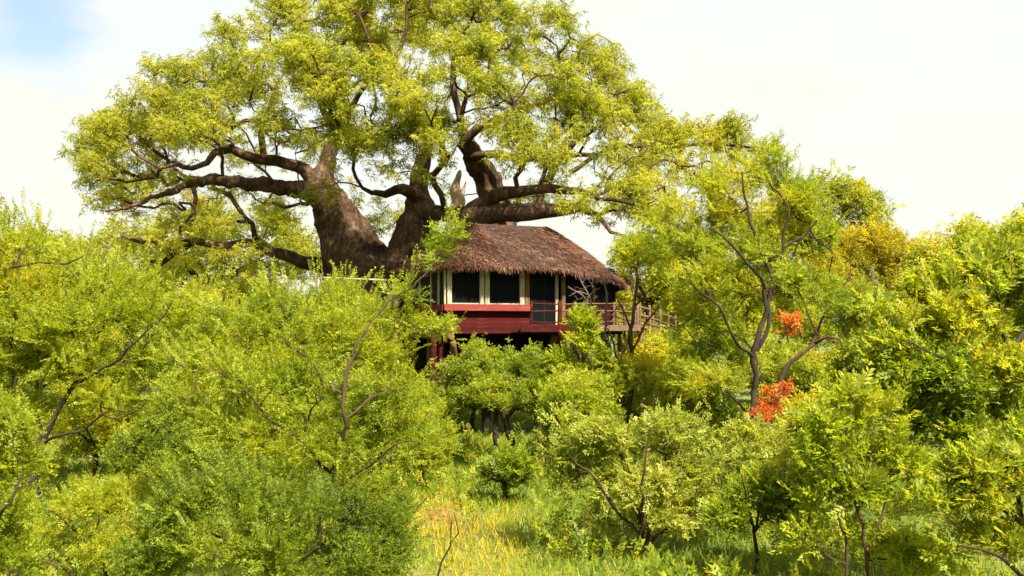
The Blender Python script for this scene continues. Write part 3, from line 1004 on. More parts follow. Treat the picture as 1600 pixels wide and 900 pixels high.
def baobab_trunk(lines, root, rp):
    V, Q = [], []
    n = 0
    for ln in lines:
        ln = ln.copy()
        v, q = tubes([ln], 28)
        c0 = v[:28].mean(0); c1 = v[-28:].mean(0)
        # buttress folds and hollows
        a = np.arctan2(v[:, 1] - np.repeat(ln[:, 1], 28), v[:, 0] - np.repeat(ln[:, 0], 28))
        f = 1 + 0.055 * np.sin(a * 5 + v[:, 2] * 0.25) + 0.035 * np.sin(a * 9 - v[:, 2] * 0.6) + 0.03 * np.sin(v[:, 2] * 1.9 + a * 2)
        cc = np.repeat(ln[:, :3], 28, 0)
        v = cc + (v - cc) * f[:, None]
        V += [v, c0[None], c1[None]]
        m = len(v)
        Q += [tuple(int(z) + n for z in x) for x in q]
        Q += [(n + m, n + (k + 1) % 28, n + k) for k in range(28)]
        Q += [(n + m + 1, n + m - 28 + k, n + m - 28 + (k + 1) % 28) for k in range(28)]
        n += m + 2
    me = bpy.data.meshes.new('trunk')
    me.from_pydata([tuple(x) for x in np.vstack(V) - rp], [], Q)
    me.materials.append(BK_BAOBAB)
    o = link('trunk', me, root)
    rm = o.modifiers.new('blend', 'REMESH')
    rm.mode = 'VOXEL'; rm.voxel_size = 0.09; rm.use_smooth_shade = True
    sm = o.modifiers.new('soften', 'SMOOTH'); sm.factor = 0.6; sm.iterations = 6
    tx = bpy.data.textures.new('bark_folds', 'CLOUDS'); tx.noise_scale = 0.55; tx.noise_depth = 4
    dp = o.modifiers.new('bark', 'DISPLACE'); dp.texture = tx; dp.strength = 0.34; dp.mid_level = 0.5


BL = [
    # the fused trunk, its two great stems and the third stem behind
    [(600, 690, 118), (598, 600, 104), (595, 520, 95), (592, 460, 84), (590, 420, 66)],
    [(570, 470, 66), (560, 420, 56), (543, 375, 42), (519, 325, 31), (503, 288, 22), (510, 255, 13.5), (523, 222, 10.5), (530, 190, 8), (524, 160, 5.5, 1), (510, 125, 3, 1)],
    [(628, 470, 60, -0.5), (638, 420, 46, -0.5), (650, 370, 33, -0.5), (656, 335, 27, -0.5), (655, 305, 18, 0), (652, 270, 10, 0.5), (660, 235, 5, 0.5)],
    [(800, 500, 30, 3), (790, 400, 27, 3), (778, 330, 24, 3), (762, 285, 21, 3), (746, 255, 18, 2.5), (734, 232, 14, 2), (724, 205, 9, 2), (714, 175, 5, 2)],
    [(515, 325, 24, -0.5), (488, 302, 18, -1), (455, 295, 15, -1.5), (415, 290, 13, -2), (370, 284, 12, -2.5), (330, 280, 10.5, -3), (300, 287, 8, -3), (255, 303, 6, -4), (205, 322, 5, -4.5), (165, 332, 3, -5)],
    # limbs of the left stem
    [(500, 290, 20, 0.5), (475, 266, 15, 0.5), (448, 254, 12.5, 0), (415, 251, 12, 0), (385, 243, 11, 0), (358, 233, 10, 0), (335, 238, 8, -.5), (322, 256, 6.5, -1), (300, 262, 5.5, -1), (275, 258, 5, -2), (255, 262, 3, -2)],
    [(412, 248, 8, 0), (410, 225, 7.5, 0), (409, 192, 7, 0), (425, 160, 5, 0), (432, 130, 3, 0)],
    [(408, 190, 6, 0), (385, 188, 5.5, 0), (362, 200, 5, -1), (340, 190, 4.5, -1.5), (310, 172, 3, -2)],
    [(300, 286, 6, -3), (305, 310, 5, -3), (300, 335, 4, -3.5), (286, 352, 2.5, -4)],
    [(524, 215, 9, 1), (505, 170, 8, 1.5), (485, 130, 6, 2), (478, 95, 4, 3), (455, 60, 3, 3)],
    [(528, 200, 9, 0), (560, 150, 7, -1), (580, 105, 6, -2), (575, 60, 4, -3), (560, 20, 3, -3)],
    # right stem and the long level limbs over the roof
    [(655, 320, 20, -1), (675, 331, 15, -2), (705, 337, 14, -3), (735, 338, 20, -4), (775, 334, 18, -5), (825, 331, 16, -6), (870, 328, 13, -6), (905, 325, 9.5, -6), (930, 335, 5, -6.5), (955, 362, 3.5, -7), (985, 372, 2.5, -7)],
    [(738, 330, 17, -4), (775, 306, 13, -5), (825, 297, 10, -6), (875, 296, 8.5, -6), (905, 300, 6, -7), (940, 310, 4, -7), (990, 318, 3, -8)],
    [(652, 308, 13, -1), (640, 300, 10, -2), (620, 296, 7.5, -3), (600, 302, 6, -3), (582, 302, 4, -4), (565, 292, 3, -4)],
    [(655, 290, 14, 0), (668, 240, 11, 0), (660, 190, 9, -1), (640, 150, 8, -1.5), (615, 105, 6, -2), (632, 60, 5, -2), (636, 10, 3.5, -2)],
    # limbs of the stem behind
    [(735, 240, 15, 2), (722, 226, 13, 1.5), (745, 203, 11, 1), (775, 188, 10, 0.5), (810, 172, 8, 0), (850, 160, 6, -1), (890, 130, 4, -1)],
    [(735, 245, 12, 2), (770, 240, 10, 1), (820, 248, 8, 0), (870, 250, 6.5, -1), (920, 240, 5, -1), (965, 250, 4, -2), (1010, 270, 3, -2)],
    [(733, 225, 11, 2), (718, 180, 9, 1.5), (708, 130, 7.5, 1), (712, 80, 5.5, 1), (735, 35, 4, 1)],
    [(785, 345, 16, 3), (828, 330, 13, 4), (852, 290, 12, 4), (880, 240, 9, 4), (930, 200, 6, 5), (985, 170, 4, 5)],
    [(890, 270, 6, 3), (960, 230, 5, 3), (1040, 230, 4.5, 2), (1110, 225, 4, 2), (1170, 230, 3, 1)],
    # low limb sweeping left near the ground
    [(560, 460, 22, 1), (510, 418, 15, 1), (470, 408, 12, 0), (425, 392, 9.5, -1), (385, 380, 9, -1), (345, 385, 8, -1.5), (305, 376, 7.5, -2), (275, 395, 6, -2), (252, 411, 5, -2), (235, 408, 3, -3)],
    [(300, 377, 5, -2), (260, 380, 4, -2), (220, 378, 3, -3), (190, 368, 2, -3)],
    [(425, 392, 6, -1), (400, 370, 5, -1), (395, 350, 4, -1), (372, 345, 2.5, -2)],
]
for _k in (5, 6, 7, 8, 9, 10, 14, 15, 16, 17, 18, 19):      # the upper limbs are slender
    BL[_k] = [(q[0], q[1], q[2] * (0.85 if _k == 5 else 0.66), *q[3:]) for q in BL[_k]]
for _k in (5, 11, 12, 18, 20):
    BL[_k] = [(q[0], q[1], q[2] * 0.86, *q[3:]) for q in BL[_k]]
BL[4] = [(q[0], q[1], q[2] * 0.86, *q[3:]) for q in BL[4]]
BC = [  # px, py, rx, ry, dY, weight
    (165, 215, 46, 42, -3), (175, 270, 55, 36, -4), (235, 170, 52, 42, -2), (240, 240, 55, 40, -3), (290, 120, 58, 38, 0), (330, 170, 60, 42, -3),
    (300, 215, 60, 32, -5), (180, 320, 50, 22, -4, .7), (260, 330, 50, 22, -4, .5), (385, 65, 58, 42, 0), (440, 110, 62, 44, -4), (380, 140, 52, 36, 2), (450, 30, 66, 44, 2),
    (530, 30, 66, 44, 0), (500, 90, 62, 42, -6), (560, 85, 56, 40, 4), (440, 200, 60, 32, -4, .55), (520, 160, 60, 34, -7, .8), (600, 170, 66, 42, -7), (570, 230, 62, 32, -6, .55),
    (640, 220, 62, 42, -7), (600, 20, 62, 44, 3), (680, 20, 66, 44, 0), (620, 110, 50, 32, -2, .7), (760, 20, 70, 42, 0), (730, 90, 62, 42, -5), (800, 80, 66, 44, 3),
    (850, 45, 52, 40, 0), (900, 85, 60, 42, 0), (860, 140, 66, 42, -5), (940, 120, 56, 46, 3), (790, 150, 60, 38, -6), (920, 190, 66, 42, -4), (985, 170, 52, 46, 0),
    (990, 235, 60, 42, -4), (850, 215, 66, 28, -7, .8), (900, 260, 66, 26, -6, .7), (950, 300, 60, 26, -6, .9), (1040, 215, 42, 40, 0), (1010, 300, 52, 34, -5), (1080, 225, 46, 36, 2),
    (1130, 215, 42, 26, 2), (1170, 240, 42, 26, 2), (1200, 235, 24, 18, 2), (1100, 270, 56, 36, 0), (1160, 285, 40, 22, 0), (1050, 330, 50, 24, -4), (960, 345, 52, 14, -6, .5),
    (640, 265, 40, 24, -6, .9), (690, 200, 30, 30, -5), (680, 260, 26, 26, -5), (500, 315, 30, 24, -3.5, .3), (430, 260, 30, 14, -3, .35), (470, 235, 50, 26, 3, .35), (590, 270, 42, 18, 2, .3),
    (330, 225, 50, 22, 3, .5), (340, 320, 80, 22, 3, .45), (430, 330, 70, 24, 3, .4), (300, 350, 70, 24, -2, .4), (380, 400, 60, 20, -2, .4), (250, 385, 50, 20, -3, .5),
    (640, 60, 44, 34, 7), (720, 150, 46, 26, 8, .3), (850, 300, 50, 16, 4, .3), (200, 130, 10, 8, -2, 1), (225, 100, 14, 10, 0, 1),
    (620, -40, 90, 34, 0), (480, -20, 70, 30, 3), (740, -35, 80, 32, 2), (450, 90, 60, 40, 10), (700, 60, 90, 44, 13), (900, 150, 70, 44, 11), (300, 200, 70, 40, 9), (560, 60, 70, 40, 14), (1020, 260, 60, 40, 8),
]
BC += [(520, 205, 36, 26, -5, .7), (140, 240, 40, 50, 0), (200, 205, 50, 40, 2), (270, 160, 50, 30, 2), (350, 110, 56, 36, -2), (260, 280, 60, 24, -5, .8), (345, 300, 50, 14, -5, .5), (200, 300, 60, 30, 2, .8),
       (560, 330, 40, 60, 4, .5), (600, 350, 30, 40, 5, .45), (690, 300, 30, 30, 5, .5), (820, 320, 60, 26, 7, .5), (450, 215, 60, 30, -1, .6), (530, 230, 50, 30, -4, .5), (480, 150, 60, 40, 0), (390, 250, 50, 30, 5, .5),
       (700, 130, 60, 30, -6, .8), (760, 200, 60, 30, -7, .7), (830, 250, 60, 30, -8, .5), (640, 170, 60, 30, -8, .9), (525, 290, 26, 34, -4, .5), (1000, 330, 60, 22, -6, .9), (560, 120, 60, 40, -7), (900, 320, 40, 14, -8, .5), (1210, 255, 22, 22, 1), (1150, 195, 30, 14, 1)]
BC = [(*c[:4], c[4] + (6 if 225 < c[1] < 335 and c[0] < 480 else 0), *c[5:]) for c in BC]
BC = [(*c[:5], max(c[5], 0.45) if len(c) > 5 else 1) for c in BC]
tree('baobab_tree', 'giant old baobab with two massive forked stems spreading over the thatched treehouse', 'tree', BY, BL, BC, 5600, 25000,
     'rosette', 0.84, LM_BAOBAB, BK_BAOBAB, tipr=0.020, seg=0.5, w=0.30, jit=0.10, spread=0.22, upb=0.2, nfix=5, trunk_mesh=baobab_trunk,
     thick=0.9, step=0.5, sides=12, hollow=0.3, tint=(0.45, 0.2), roll=1.0, maxtips=2, tsides=4,
     patches=((1100, 290, 90, 0.16), (1130, 230, 60, 0.08), (640, 110, 60, 0.1), (300, 350, 120, 0.18), (1060, 330, 60, .16)))
bao = [o for o in COL.objects if o.name.startswith('baobab_tree')][0]
# pale broken stub of a dead limb between the stems
lm = smooth_line([(*P(704, 340, BY - 3), 0.36), (*P(715, 318, BY - 3), 0.30), (*P(713, 292, BY - 3), 0.26), (*P(717, 274, BY - 3), 0.20), (*P(719, 266, BY - 3), 0.06)], 0.12)
lm2 = smooth_line([(*P(716, 322, BY - 3.2), 0.16), (*P(723, 300, BY - 3.2), 0.13), (*P(728, 284, BY - 3.3), 0.04)], 0.12)
V, Q = tubes([lm, lm2], 10, rough=0.45)
link('dead_limb', mesh_np('dead_limb', V - np.array(bao.location), Q, PALE_WOOD, smooth=True), bao)['label'] = 'pale splintered dead limb standing up beside the roof'



# ------------------------------------------------------------------ nearer trees and bushes
def auto(px, pyb, r, top, Y, lean=0, forks=3, sp=60):
    """a stem from the ground at px, and a few forks towards the crown"""
    yb = 450 + F * (H / Y) + 60 * 0  # ground line of this distance
    yb = 510 + F * H / Y
    L = [[(px, yb, r), (px + lean * 0.4, (yb + pyb) / 2, r * 0.85), (px + lean, pyb, r * 0.65)]]
    for k in range(forks):
        a = (k / max(1, forks - 1) - 0.5) * 2 if forks > 1 else 0
        L.append([(px + lean, pyb, r * 0.55), (px + lean + a * sp * 0.6 + random.uniform(-8, 8), (pyb + top) / 2, r * 0.4, random.uniform(-.6, .6)),
                  (px + lean + a * sp, top + abs(a) * 15, r * 0.2, random.uniform(-.9, .9))])
    return L


# --- behind, right: dark crown, golden tree, far right crown
tree('far_tree', 'dark rounded tree on the skyline right of the baobab', 'tree', 78, auto(1270, 420, 9, 330, 78, forks=4, sp=60),
     [(1300, 318, 54, 42, 0), (1335, 330, 40, 34, 0), (1250, 350, 55, 45, 2), (1345, 350, 36, 30, -1), (1290, 380, 80, 36, 0), (1200, 370, 60, 50, 3), (1330, 395, 50, 40, 1)],
     460, 4200, 'tuft', 2.1, LM_BAOBAB, BK_DARK, tipr=0.02, seg=0.7, spread=0.4, step=0.6, tint=(0.42, .2))
tree('golden_tree', 'golden orange leaved tree on the skyline between green crowns', 'tree', 58, auto(1370, 470, 8, 400, 58, forks=4, sp=50),
     [(1340, 392, 70, 36, 0), (1405, 400, 50, 34, 1), (1370, 375, 50, 20, 0), (1310, 425, 50, 36, -1), (1370, 450, 80, 40, 0), (1430, 440, 40, 40, 0), (1240, 450, 50, 36, 2)],
     420, 4600, 'tuft', 1.5, LM_GOLD, BK_RED, tipr=0.012, seg=0.5, spread=0.25, tint=(0.34, .22), patches=((1340, 470, 60, -.4), (1420, 460, 50, -.3)))
tree('far_tree', 'yellow green tree with orange tips at the right skyline behind the leafy tree', 'tree', 30, auto(1530, 480, 9, 390, 30, forks=4, sp=60),
     [(1500, 395, 56, 40, 0), (1560, 385, 56, 34, 1), (1595, 372, 36, 28, -1), (1460, 410, 34, 30, 0), (1540, 440, 90, 50, 0), (1620, 400, 60, 60, 0)],
     330, 3600, 'tuft', 0.95, LM_ACACIA, BK_DARK, seg=0.4, spread=0.2, tint=(0.45, .16), patches=((1460, 380, 30, .3), (1520, 345, 36, .2), (1595, 330, 24, .2)))
# --- behind, left of the trunk
tree('far_tree', 'yellowish tree behind the low left limb of the baobab', 'tree', 70, auto(330, 450, 9, 380, 70, forks=4, sp=90),
     [(250, 370, 90, 40, 0), (350, 355, 90, 45, 3), (440, 375, 70, 50, 0), (160, 390, 70, 36, 0), (330, 420, 160, 40, -2), (480, 420, 50, 40, 2)],
     420, 3000, 'tuft', 2.0, LM_BAOBAB, BK_DARK, tipr=0.02, seg=0.7, spread=0.35, step=0.6, tint=(0.46, .2))
tree('far_tree', 'green bushy tree behind the far left thicket', 'tree', 48, auto(60, 450, 9, 390, 48, forks=4, sp=90),
     [(40, 400, 70, 36, 0), (130, 410, 60, 36, 1), (-30, 390, 60, 50, 0), (90, 440, 140, 40, 0)],
     240, 2200, 'tuft', 1.5, LM_BUSH, BK_DARK, tipr=0.012, seg=0.6, spread=0.3, tint=(0.55, .2))
# --- yellow tree behind the boardwalk
tree('yellow_tree', 'soft yellow green tree behind the boardwalk railing', 'tree', 56, auto(1010, 480, 7, 410, 56, forks=4, sp=50),
     [(1000, 410, 46, 30, 0), (1050, 440, 55, 40, 0), (985, 460, 40, 40, 1), (1080, 400, 46, 36, 1), (1040, 510, 80, 40, 0), (1120, 460, 60, 50, 0)],
     300, 2800, 'tuft', 1.5, LM_ACACIA, BK_DARK, tipr=0.012, seg=0.6, spread=0.25, tint=(0.66, .16))
# --- right of the house: tall feathery tree with two leaning stems
tree('feathery_tree', 'tall feathery yellow green tree with a dark upright trunk right of the treehouse', 'tree', 32,
     [[(1174, 744, 6.3), (1176, 660, 5.6), (1178, 600, 4.9), (1180, 550, 4.55), (1192, 500, 3.85), (1196, 450, 3.5)],
      [(1208, 440, 3), (1185, 380, 2.4), (1165, 320, 2), (1160, 270, 1.2)],
      [(1182, 548, 3.5), (1200, 505, 3.15), (1208, 440, 2.8), (1222, 390, 2.24), (1232, 330, 1.75), (1205, 290, 1.26, .5)],
      [(1196, 452, 2.8), (1180, 420, 2.38, -.3), (1150, 390, 1.82, -.6), (1110, 360, 1.4, -.8)],
      [(1180, 560, 2.8), (1150, 530, 2.38, -.5), (1120, 480, 1.82, -.8), (1080, 440, 1.4, -1)],
      [(1222, 390, 2.1), (1260, 370, 1.68, .3), (1300, 390, 1.26, .5)],
      [(1206, 445, 2.1), (1240, 400, 1.82, -.5), (1275, 345, 1.26, -.8)]],
     [(1050, 345, 40, 30, 0, .8), (1250, 330, 40, 34, 0, .8), (1270, 375, 40, 30, 0, .8), (1160, 265, 44, 26, 0, .8), (1110, 300, 40, 24, 0, .7), (1205, 250, 30, 20, 0, .6), (1170, 330, 60, 36, 0), (1120, 350, 50, 40, 0), (1070, 390, 50, 40, 0), (1150, 400, 70, 40, -.6), (1090, 450, 60, 40, -.5), (1085, 510, 26, 30, 0), (1230, 320, 46, 34, 0), (1240, 380, 55, 36, 0),
      (1180, 450, 70, 36, 0), (1110, 520, 60, 40, 0), (1260, 450, 60, 36, .5), (1200, 290, 40, 22, 0), (1250, 500, 50, 26, .5), (1130, 570, 60, 36, .5), (1080, 590, 50, 30, 0)],
     1100, 8800, 'feather', 0.85, LM_ACACIA, BK_DARK, shoots=160, shl=0.7, cdy=1.3, tipr=0.009, seg=0.3, spread=0.10, tint=(0.42, .16), upb=0.3, patches=((1200, 340, 60, .16), (1130, 300, 50, .3), (1110, 560, 70, -.12)))
tree('leaning_tree', 'thin leaning tree with bare crooked branches right of the feathery tree', 'tree', 28,
     [[(1190, 778, 4.9), (1195, 668, 4.55), (1205, 640, 4.34), (1225, 590, 3.85), (1245, 560, 3.36), (1266, 540, 3.08), (1290, 522, 2.52)],
      [(1270, 536, 2.52), (1290, 528, 2.1, -.2), (1312, 530, 1.26, -.3)],
      [(1268, 538, 2.52), (1284, 505, 2.1, .2), (1305, 470, 1.68, .3), (1330, 420, 1.26, .4)],
      [(1275, 520, 2.1), (1262, 490, 1.68), (1250, 450, 1.26), (1225, 420, 0.84)],
      [(1200, 655, 2.8), (1160, 640, 2.1, .5), (1135, 610, 1.68, .7), (1110, 590, 1.26, .8)]],
     [(1340, 490, 36, 34, .4), (1300, 480, 24, 20, 0, .5), (1240, 440, 20, 24, 0, .5), (1120, 600, 34, 20, .8), (1330, 540, 30, 20, 0, .4)],
     220, 1500, 'feather', 0.9, LM_BUSH, BK_RED, seg=0.3, spread=0.08, tint=(0.5, .15))
for (cx, cy, rr, nn, Yc, lb) in ((1229, 510, 18, 75, 26.6, 'upper orange red leaf cluster hanging on the leaning tree'), (1206, 630, 28, 150, 26.2, 'lower orange red creeper cluster wrapped round the leaning stem')):
    tree('creeper', lb, 'creeper', Yc,
         [[(cx + 3, cy + rr * 1.3, 1.2), (cx - 2, cy, 1.0), (cx + 2, cy - rr, .8)]],
         [(cx - rr * .5, cy + rr * .6, rr * .42, rr * .38, 0), (cx + rr * .15, cy - rr * .1, rr * .5, rr * .42, .1), (cx + rr * .65, cy - rr * .6, rr * .3, rr * .34, .1), (cx - rr * .2, cy - rr * .8, rr * .22, rr * .3, 0), (cx + rr * .5, cy + rr * .5, rr * .25, rr * .25, 0)], 70, nn, 'tuft', 0.75, LM_RED, BK_RED, tipr=0.004, seg=0.12, step=0.1, spread=0.06, droop=0.5, tint=(0.5, .2))
# slim tree in front of the roof's right corner
tree('slim_tree', 'slim dark stemmed tree in front of the right end of the treehouse', 'tree', 36,
     [[(985, 718, 8.5), (986, 650, 8), (985, 600, 7.5), (986, 560, 6), (988, 500, 4.8), (992, 455, 4), (998, 420, 3.2), (1000, 385, 2.2), (1004, 350, 1.4)],
      [(987, 520, 3), (975, 490, 2.6), (962, 465, 1.6)],
      [(990, 480, 3), (1010, 460, 2.4), (1030, 445, 1.4)],
      [(986, 560, 3), (1010, 500, 2.4, .3), (1028, 478, 1.4, .4)],
      [(986, 590, 4), (960, 550, 3, -.3), (950, 510, 2, -.5)]],
     [(1000, 400, 34, 30, 0), (1030, 430, 24, 18, 0, .5), (1000, 580, 30, 26, 0, .5), (1030, 610, 40, 30, 0), (960, 600, 30, 30, 0, .5), (1010, 360, 24, 24, 0, .4)],
     240, 1500, 'feather', 1.0, LM_ACACIA, BK_RED, thin=0.6, cdy=-0.3, seg=0.3, spread=0.08, tint=(0.6, .18))
# bare mauve shrub in front of the porch
tree('bare_shrub', 'leafless mauve grey twiggy shrub in front of the porch window', 'shrub', 37,
     [[(950, 712, 6), (948, 640, 5.2), (942, 580, 4.5), (940, 540, 4)], [(940, 545, 3.6), (925, 500, 3, -.3), (920, 460, 2.4, -.4), (905, 425, 1.6, -.5)],
      [(941, 545, 3.6), (948, 500, 3, 0), (943, 450, 2.2, .1), (935, 415, 1.2, .2)], [(925, 490, 2.4, -.3), (908, 462, 2, -.5), (888, 445, 1.3, -.7)],
      [(945, 590, 3.5), (970, 560, 2.6, .2), (985, 530, 1.6, .3)], [(921, 462, 2, -.4), (905, 455, 1.6, -.5), (890, 462, 1, -.6)]],
     [(935, 440, 40, 34, -.3), (945, 490, 36, 34, 0), (955, 545, 38, 30, 0), (915, 460, 30, 20, -.5), (950, 590, 34, 22, 0)],
     420, 0, 'tuft', 1, LM_BUSH, BK_MAUVE, thin=0.6, tipr=0.006, seg=0.2, step=0.2, jit=0.16)
tree('bush', 'small bright green bush top poking up before the porch deck', 'bush', 35, auto(910, 590, 5, 520, 35, forks=3, sp=16),
     [(911, 508, 17, 22, 0), (905, 540, 26, 22, 0), (925, 560, 28, 24, 0), (885, 570, 26, 20, 0), (910, 600, 50, 30, 0)], 210, 1800, 'broad', 1.0, LM_ACACIA, BK_GREEN, seg=0.25, spread=0.08, tint=(0.45, .12), upb=.6)
# centre tree below the house
tree('round_tree', 'small round green tree with dark forked stems below the treehouse floor', 'tree', 34.5,
     [[(806, 730, 6.5), (798, 700, 6), (792, 672, 5.5), (790, 655, 4.5), (808, 640, 4), (820, 610, 2.6)],
      [(778, 730, 5.5), (776, 690, 5), (770, 650, 4), (765, 610, 3, .3)],
      [(793, 670, 4), (780, 640, 3.2, -.3), (750, 600, 2.2, -.5)],
      [(808, 640, 3.5), (835, 625, 3, -.3), (855, 600, 2, -.5)]],
     [(770, 570, 46, 32, 0), (730, 590, 40, 32, 0), (820, 580, 46, 32, 0), (780, 615, 70, 30, -.5), (850, 610, 34, 26, 0), (725, 630, 30, 22, 0), (755, 545, 28, 16, 0), (840, 640, 34, 22, 0)],
     560, 6000, 'tuft', 0.8, LM_BUSH, BK_DARK, shoots=90, shl=0.4, cdy=0.5, seg=0.25, spread=0.09, tint=(0.38, .16), upb=.5)
for (a, b, c, d, e, f_, lb, kind, lm, tn, cnt) in (
    (665, 640, 40, 36, 38, .3, 'dark green bush at the foot of the red stilt', 'tuft', LM_BUSH, .3, 1500),
    (900, 640, 60, 50, 33, 0, 'rounded green bush right of the small round tree', 'tuft', LM_ACACIA, .4, 2600),
    (960, 640, 46, 50, 38, 0, 'dense bush behind the slim dark stem', 'tuft', LM_BUSH, .45, 2000),
    (1090, 655, 56, 46, 36, 0, 'shaded bush below the boardwalk', 'tuft', LM_BUSH, .35, 2000),
    (790, 735, 40, 18, 28, 0, 'low dark leafy bush at the far edge of the clearing', 'broad', LM_BUSH, .3, 900),
    (1290, 600, 60, 50, 36, 0, 'green bush behind the leaning tree', 'tuft', LM_BUSH, .5, 2000),
    (1285, 655, 56, 30, 33, 0, 'yellow bush at the foot of the leaning tree', 'tuft', LM_ACACIA, .75, 1600),
    (1390, 560, 70, 60, 30, 0, 'deep green bush behind the broad leafy tree', 'tuft', LM_BUSH, .3, 2400),
    (660, 690, 46, 40, 30, 0, 'sunlit bush beside the left edge of the clearing', 'feather', LM_ACACIA, .5, 1100),
    (860, 600, 60, 40, 46, 0, 'shaded thicket bush under the treehouse floor', 'tuft', LM_BUSH, .15, 900),
    (740, 600, 60, 40, 45, 0, 'dark thicket bush between the stilts', 'tuft', LM_BUSH, .12, 900),
    (1200, 712, 60, 30, 27, 0, 'mixed green bush below the red creeper', 'tuft', LM_PALE, .45, 1500),
    (240, 700, 60, 60, 26, 0, 'olive bush between the left trees', 'tuft', LM_BUSH, .32, 2200),
    (150, 640, 70, 60, 32, 0, 'yellow green bush deep in the left thicket', 'tuft', LM_ACACIA, .55, 2200),
    (480, 532, 90, 60, 36, 0, 'bright bush behind the large wispy tree', 'feather', LM_ACACIA, .5, 2200),
    (560, 505, 46, 22, 40, 0, 'bush screening the side deck', 'tuft', LM_BUSH, .4, 900),
    (330, 550, 110, 60, 34, 0, 'wide green thicket bush under the low baobab limb', 'tuft', LM_ACACIA, .5, 3200),
    (590, 620, 70, 70, 33, 0, 'tall green bush behind the wispy tree', 'tuft', LM_ACACIA, .4, 2400),
    (1480, 520, 110, 90, 25, 0, 'mid green bush filling behind the right tree', 'tuft', LM_BUSH, .36, 3600),
    (1012, 565, 44, 30, 44, 0, 'yellow green bush below the boardwalk railing', 'tuft', LM_ACACIA, .7, 1300),
    (1060, 560, 36, 34, 46, 0, 'green bush under the far end of the boardwalk', 'tuft', LM_ACACIA, .5, 1200),
    (365, 470, 60, 26, 52, 0, 'low bush on the skyline under the baobab limb', 'tuft', LM_BUSH, .6, 900),
    (1260, 640, 50, 24, 42, 0, 'yellow bush far behind the leaning stem', 'tuft', LM_ACACIA, .8, 900),
    (1210, 580, 80, 40, 48, 0, 'green bush filling the gap behind the leaning stem', 'tuft', LM_BUSH, .5, 1500),
    (400, 640, 100, 60, 30, 0, 'green bush seen through the wispy tree', 'tuft', LM_ACACIA, .4, 2400),
    (60, 520, 110, 90, 27, 0, 'mid green thicket bush at the far left', 'tuft', LM_ACACIA, .6, 3400),
):
    nat = max(120, int(cnt / 9))
    yb = 510 + F * H / e
    tree('bush', lb, 'bush', e, auto(a, min(b + d, yb - 15), 4.5, b, e, forks=4, sp=c * .7),
         [(a, b, c, d, 0), (a - c * .6, b + d * .35, c * .6, d * .6, .5), (a + c * .6, b + d * .3, c * .6, d * .6, -.4), (a + c * .15, b - d * .45, c * .5, d * .55, 0), (a, min(b + d * .9, yb - 20), c * .9, d * .5, 0)],
         nat, cnt, kind, 0.030 * e, lm, BK_DARK, shoots=nat // 4, shl=0.02 * e, tipr=0.007, seg=0.3, spread=0.004 * e, tint=(tn, .15), upb=.4)

# pale leafed shrub on the right edge of the clearing
tree('leafy_shrub', 'wide pale green shrub with hanging leaves and reddish twigs right of the clearing', 'shrub', 21,
     [[(1005, 860, 6), (1000, 800, 5), (985, 740, 3.6), (960, 690, 2)],
      [(1010, 850, 5), (1030, 770, 3.8, .2), (1042, 690, 2.2, .3), (1050, 650, 1.2, .3)],
      [(1005, 845, 5), (960, 790, 3.6, -.5), (920, 740, 2.2, -.8), (890, 710, 1.2, -1)],
      [(1015, 850, 5), (1080, 800, 3.6, .5), (1130, 760, 2.4, .6), (1170, 730, 1.2, .8)],
      [(1000, 855, 5), (1005, 760, 3.4, -.8), (1010, 690, 1.8, -1)]],
     [(900, 700, 46, 36, 0), (950, 690, 46, 36, -.3), (1010, 680, 50, 36, 0), (1070, 680, 50, 34, .4), (920, 750, 54, 36, 0), (990, 760, 60, 36, -.5), (1060, 750, 60, 40, 0), (1130, 730, 50, 34, .5),
      (960, 810, 50, 34, -.5), (1040, 810, 56, 30, -.3), (1110, 790, 40, 26, 0), (880, 660, 30, 22, .5), (1160, 690, 40, 26, .8)],
     620, 4800, 'broad', 0.72, LM_PALE, BK_RED, shoots=90, shl=0.35, cdy=0.5, thin=0.68, tipr=0.006, seg=0.2, spread=0.05, tint=(0.42, .16), upb=0.1, roll=1.2, hollow=.45)
tree('leafy_shrub', 'low fresh green shrub between the pale shrub and the right sapling', 'shrub', 19,
     auto(1180, 830, 4, 740, 19, forks=4, sp=60),
     [(1150, 810, 40, 24, 0), (1200, 780, 50, 34, 0), (1250, 740, 46, 34, 0), (1230, 830, 50, 26, 0), (1260, 680, 36, 30, .5)], 260, 1700, 'broad', 0.8, LM_BUSH, BK_DARK, tipr=0.004, seg=0.2, spread=0.05, tint=(0.5, .15), upb=.4)
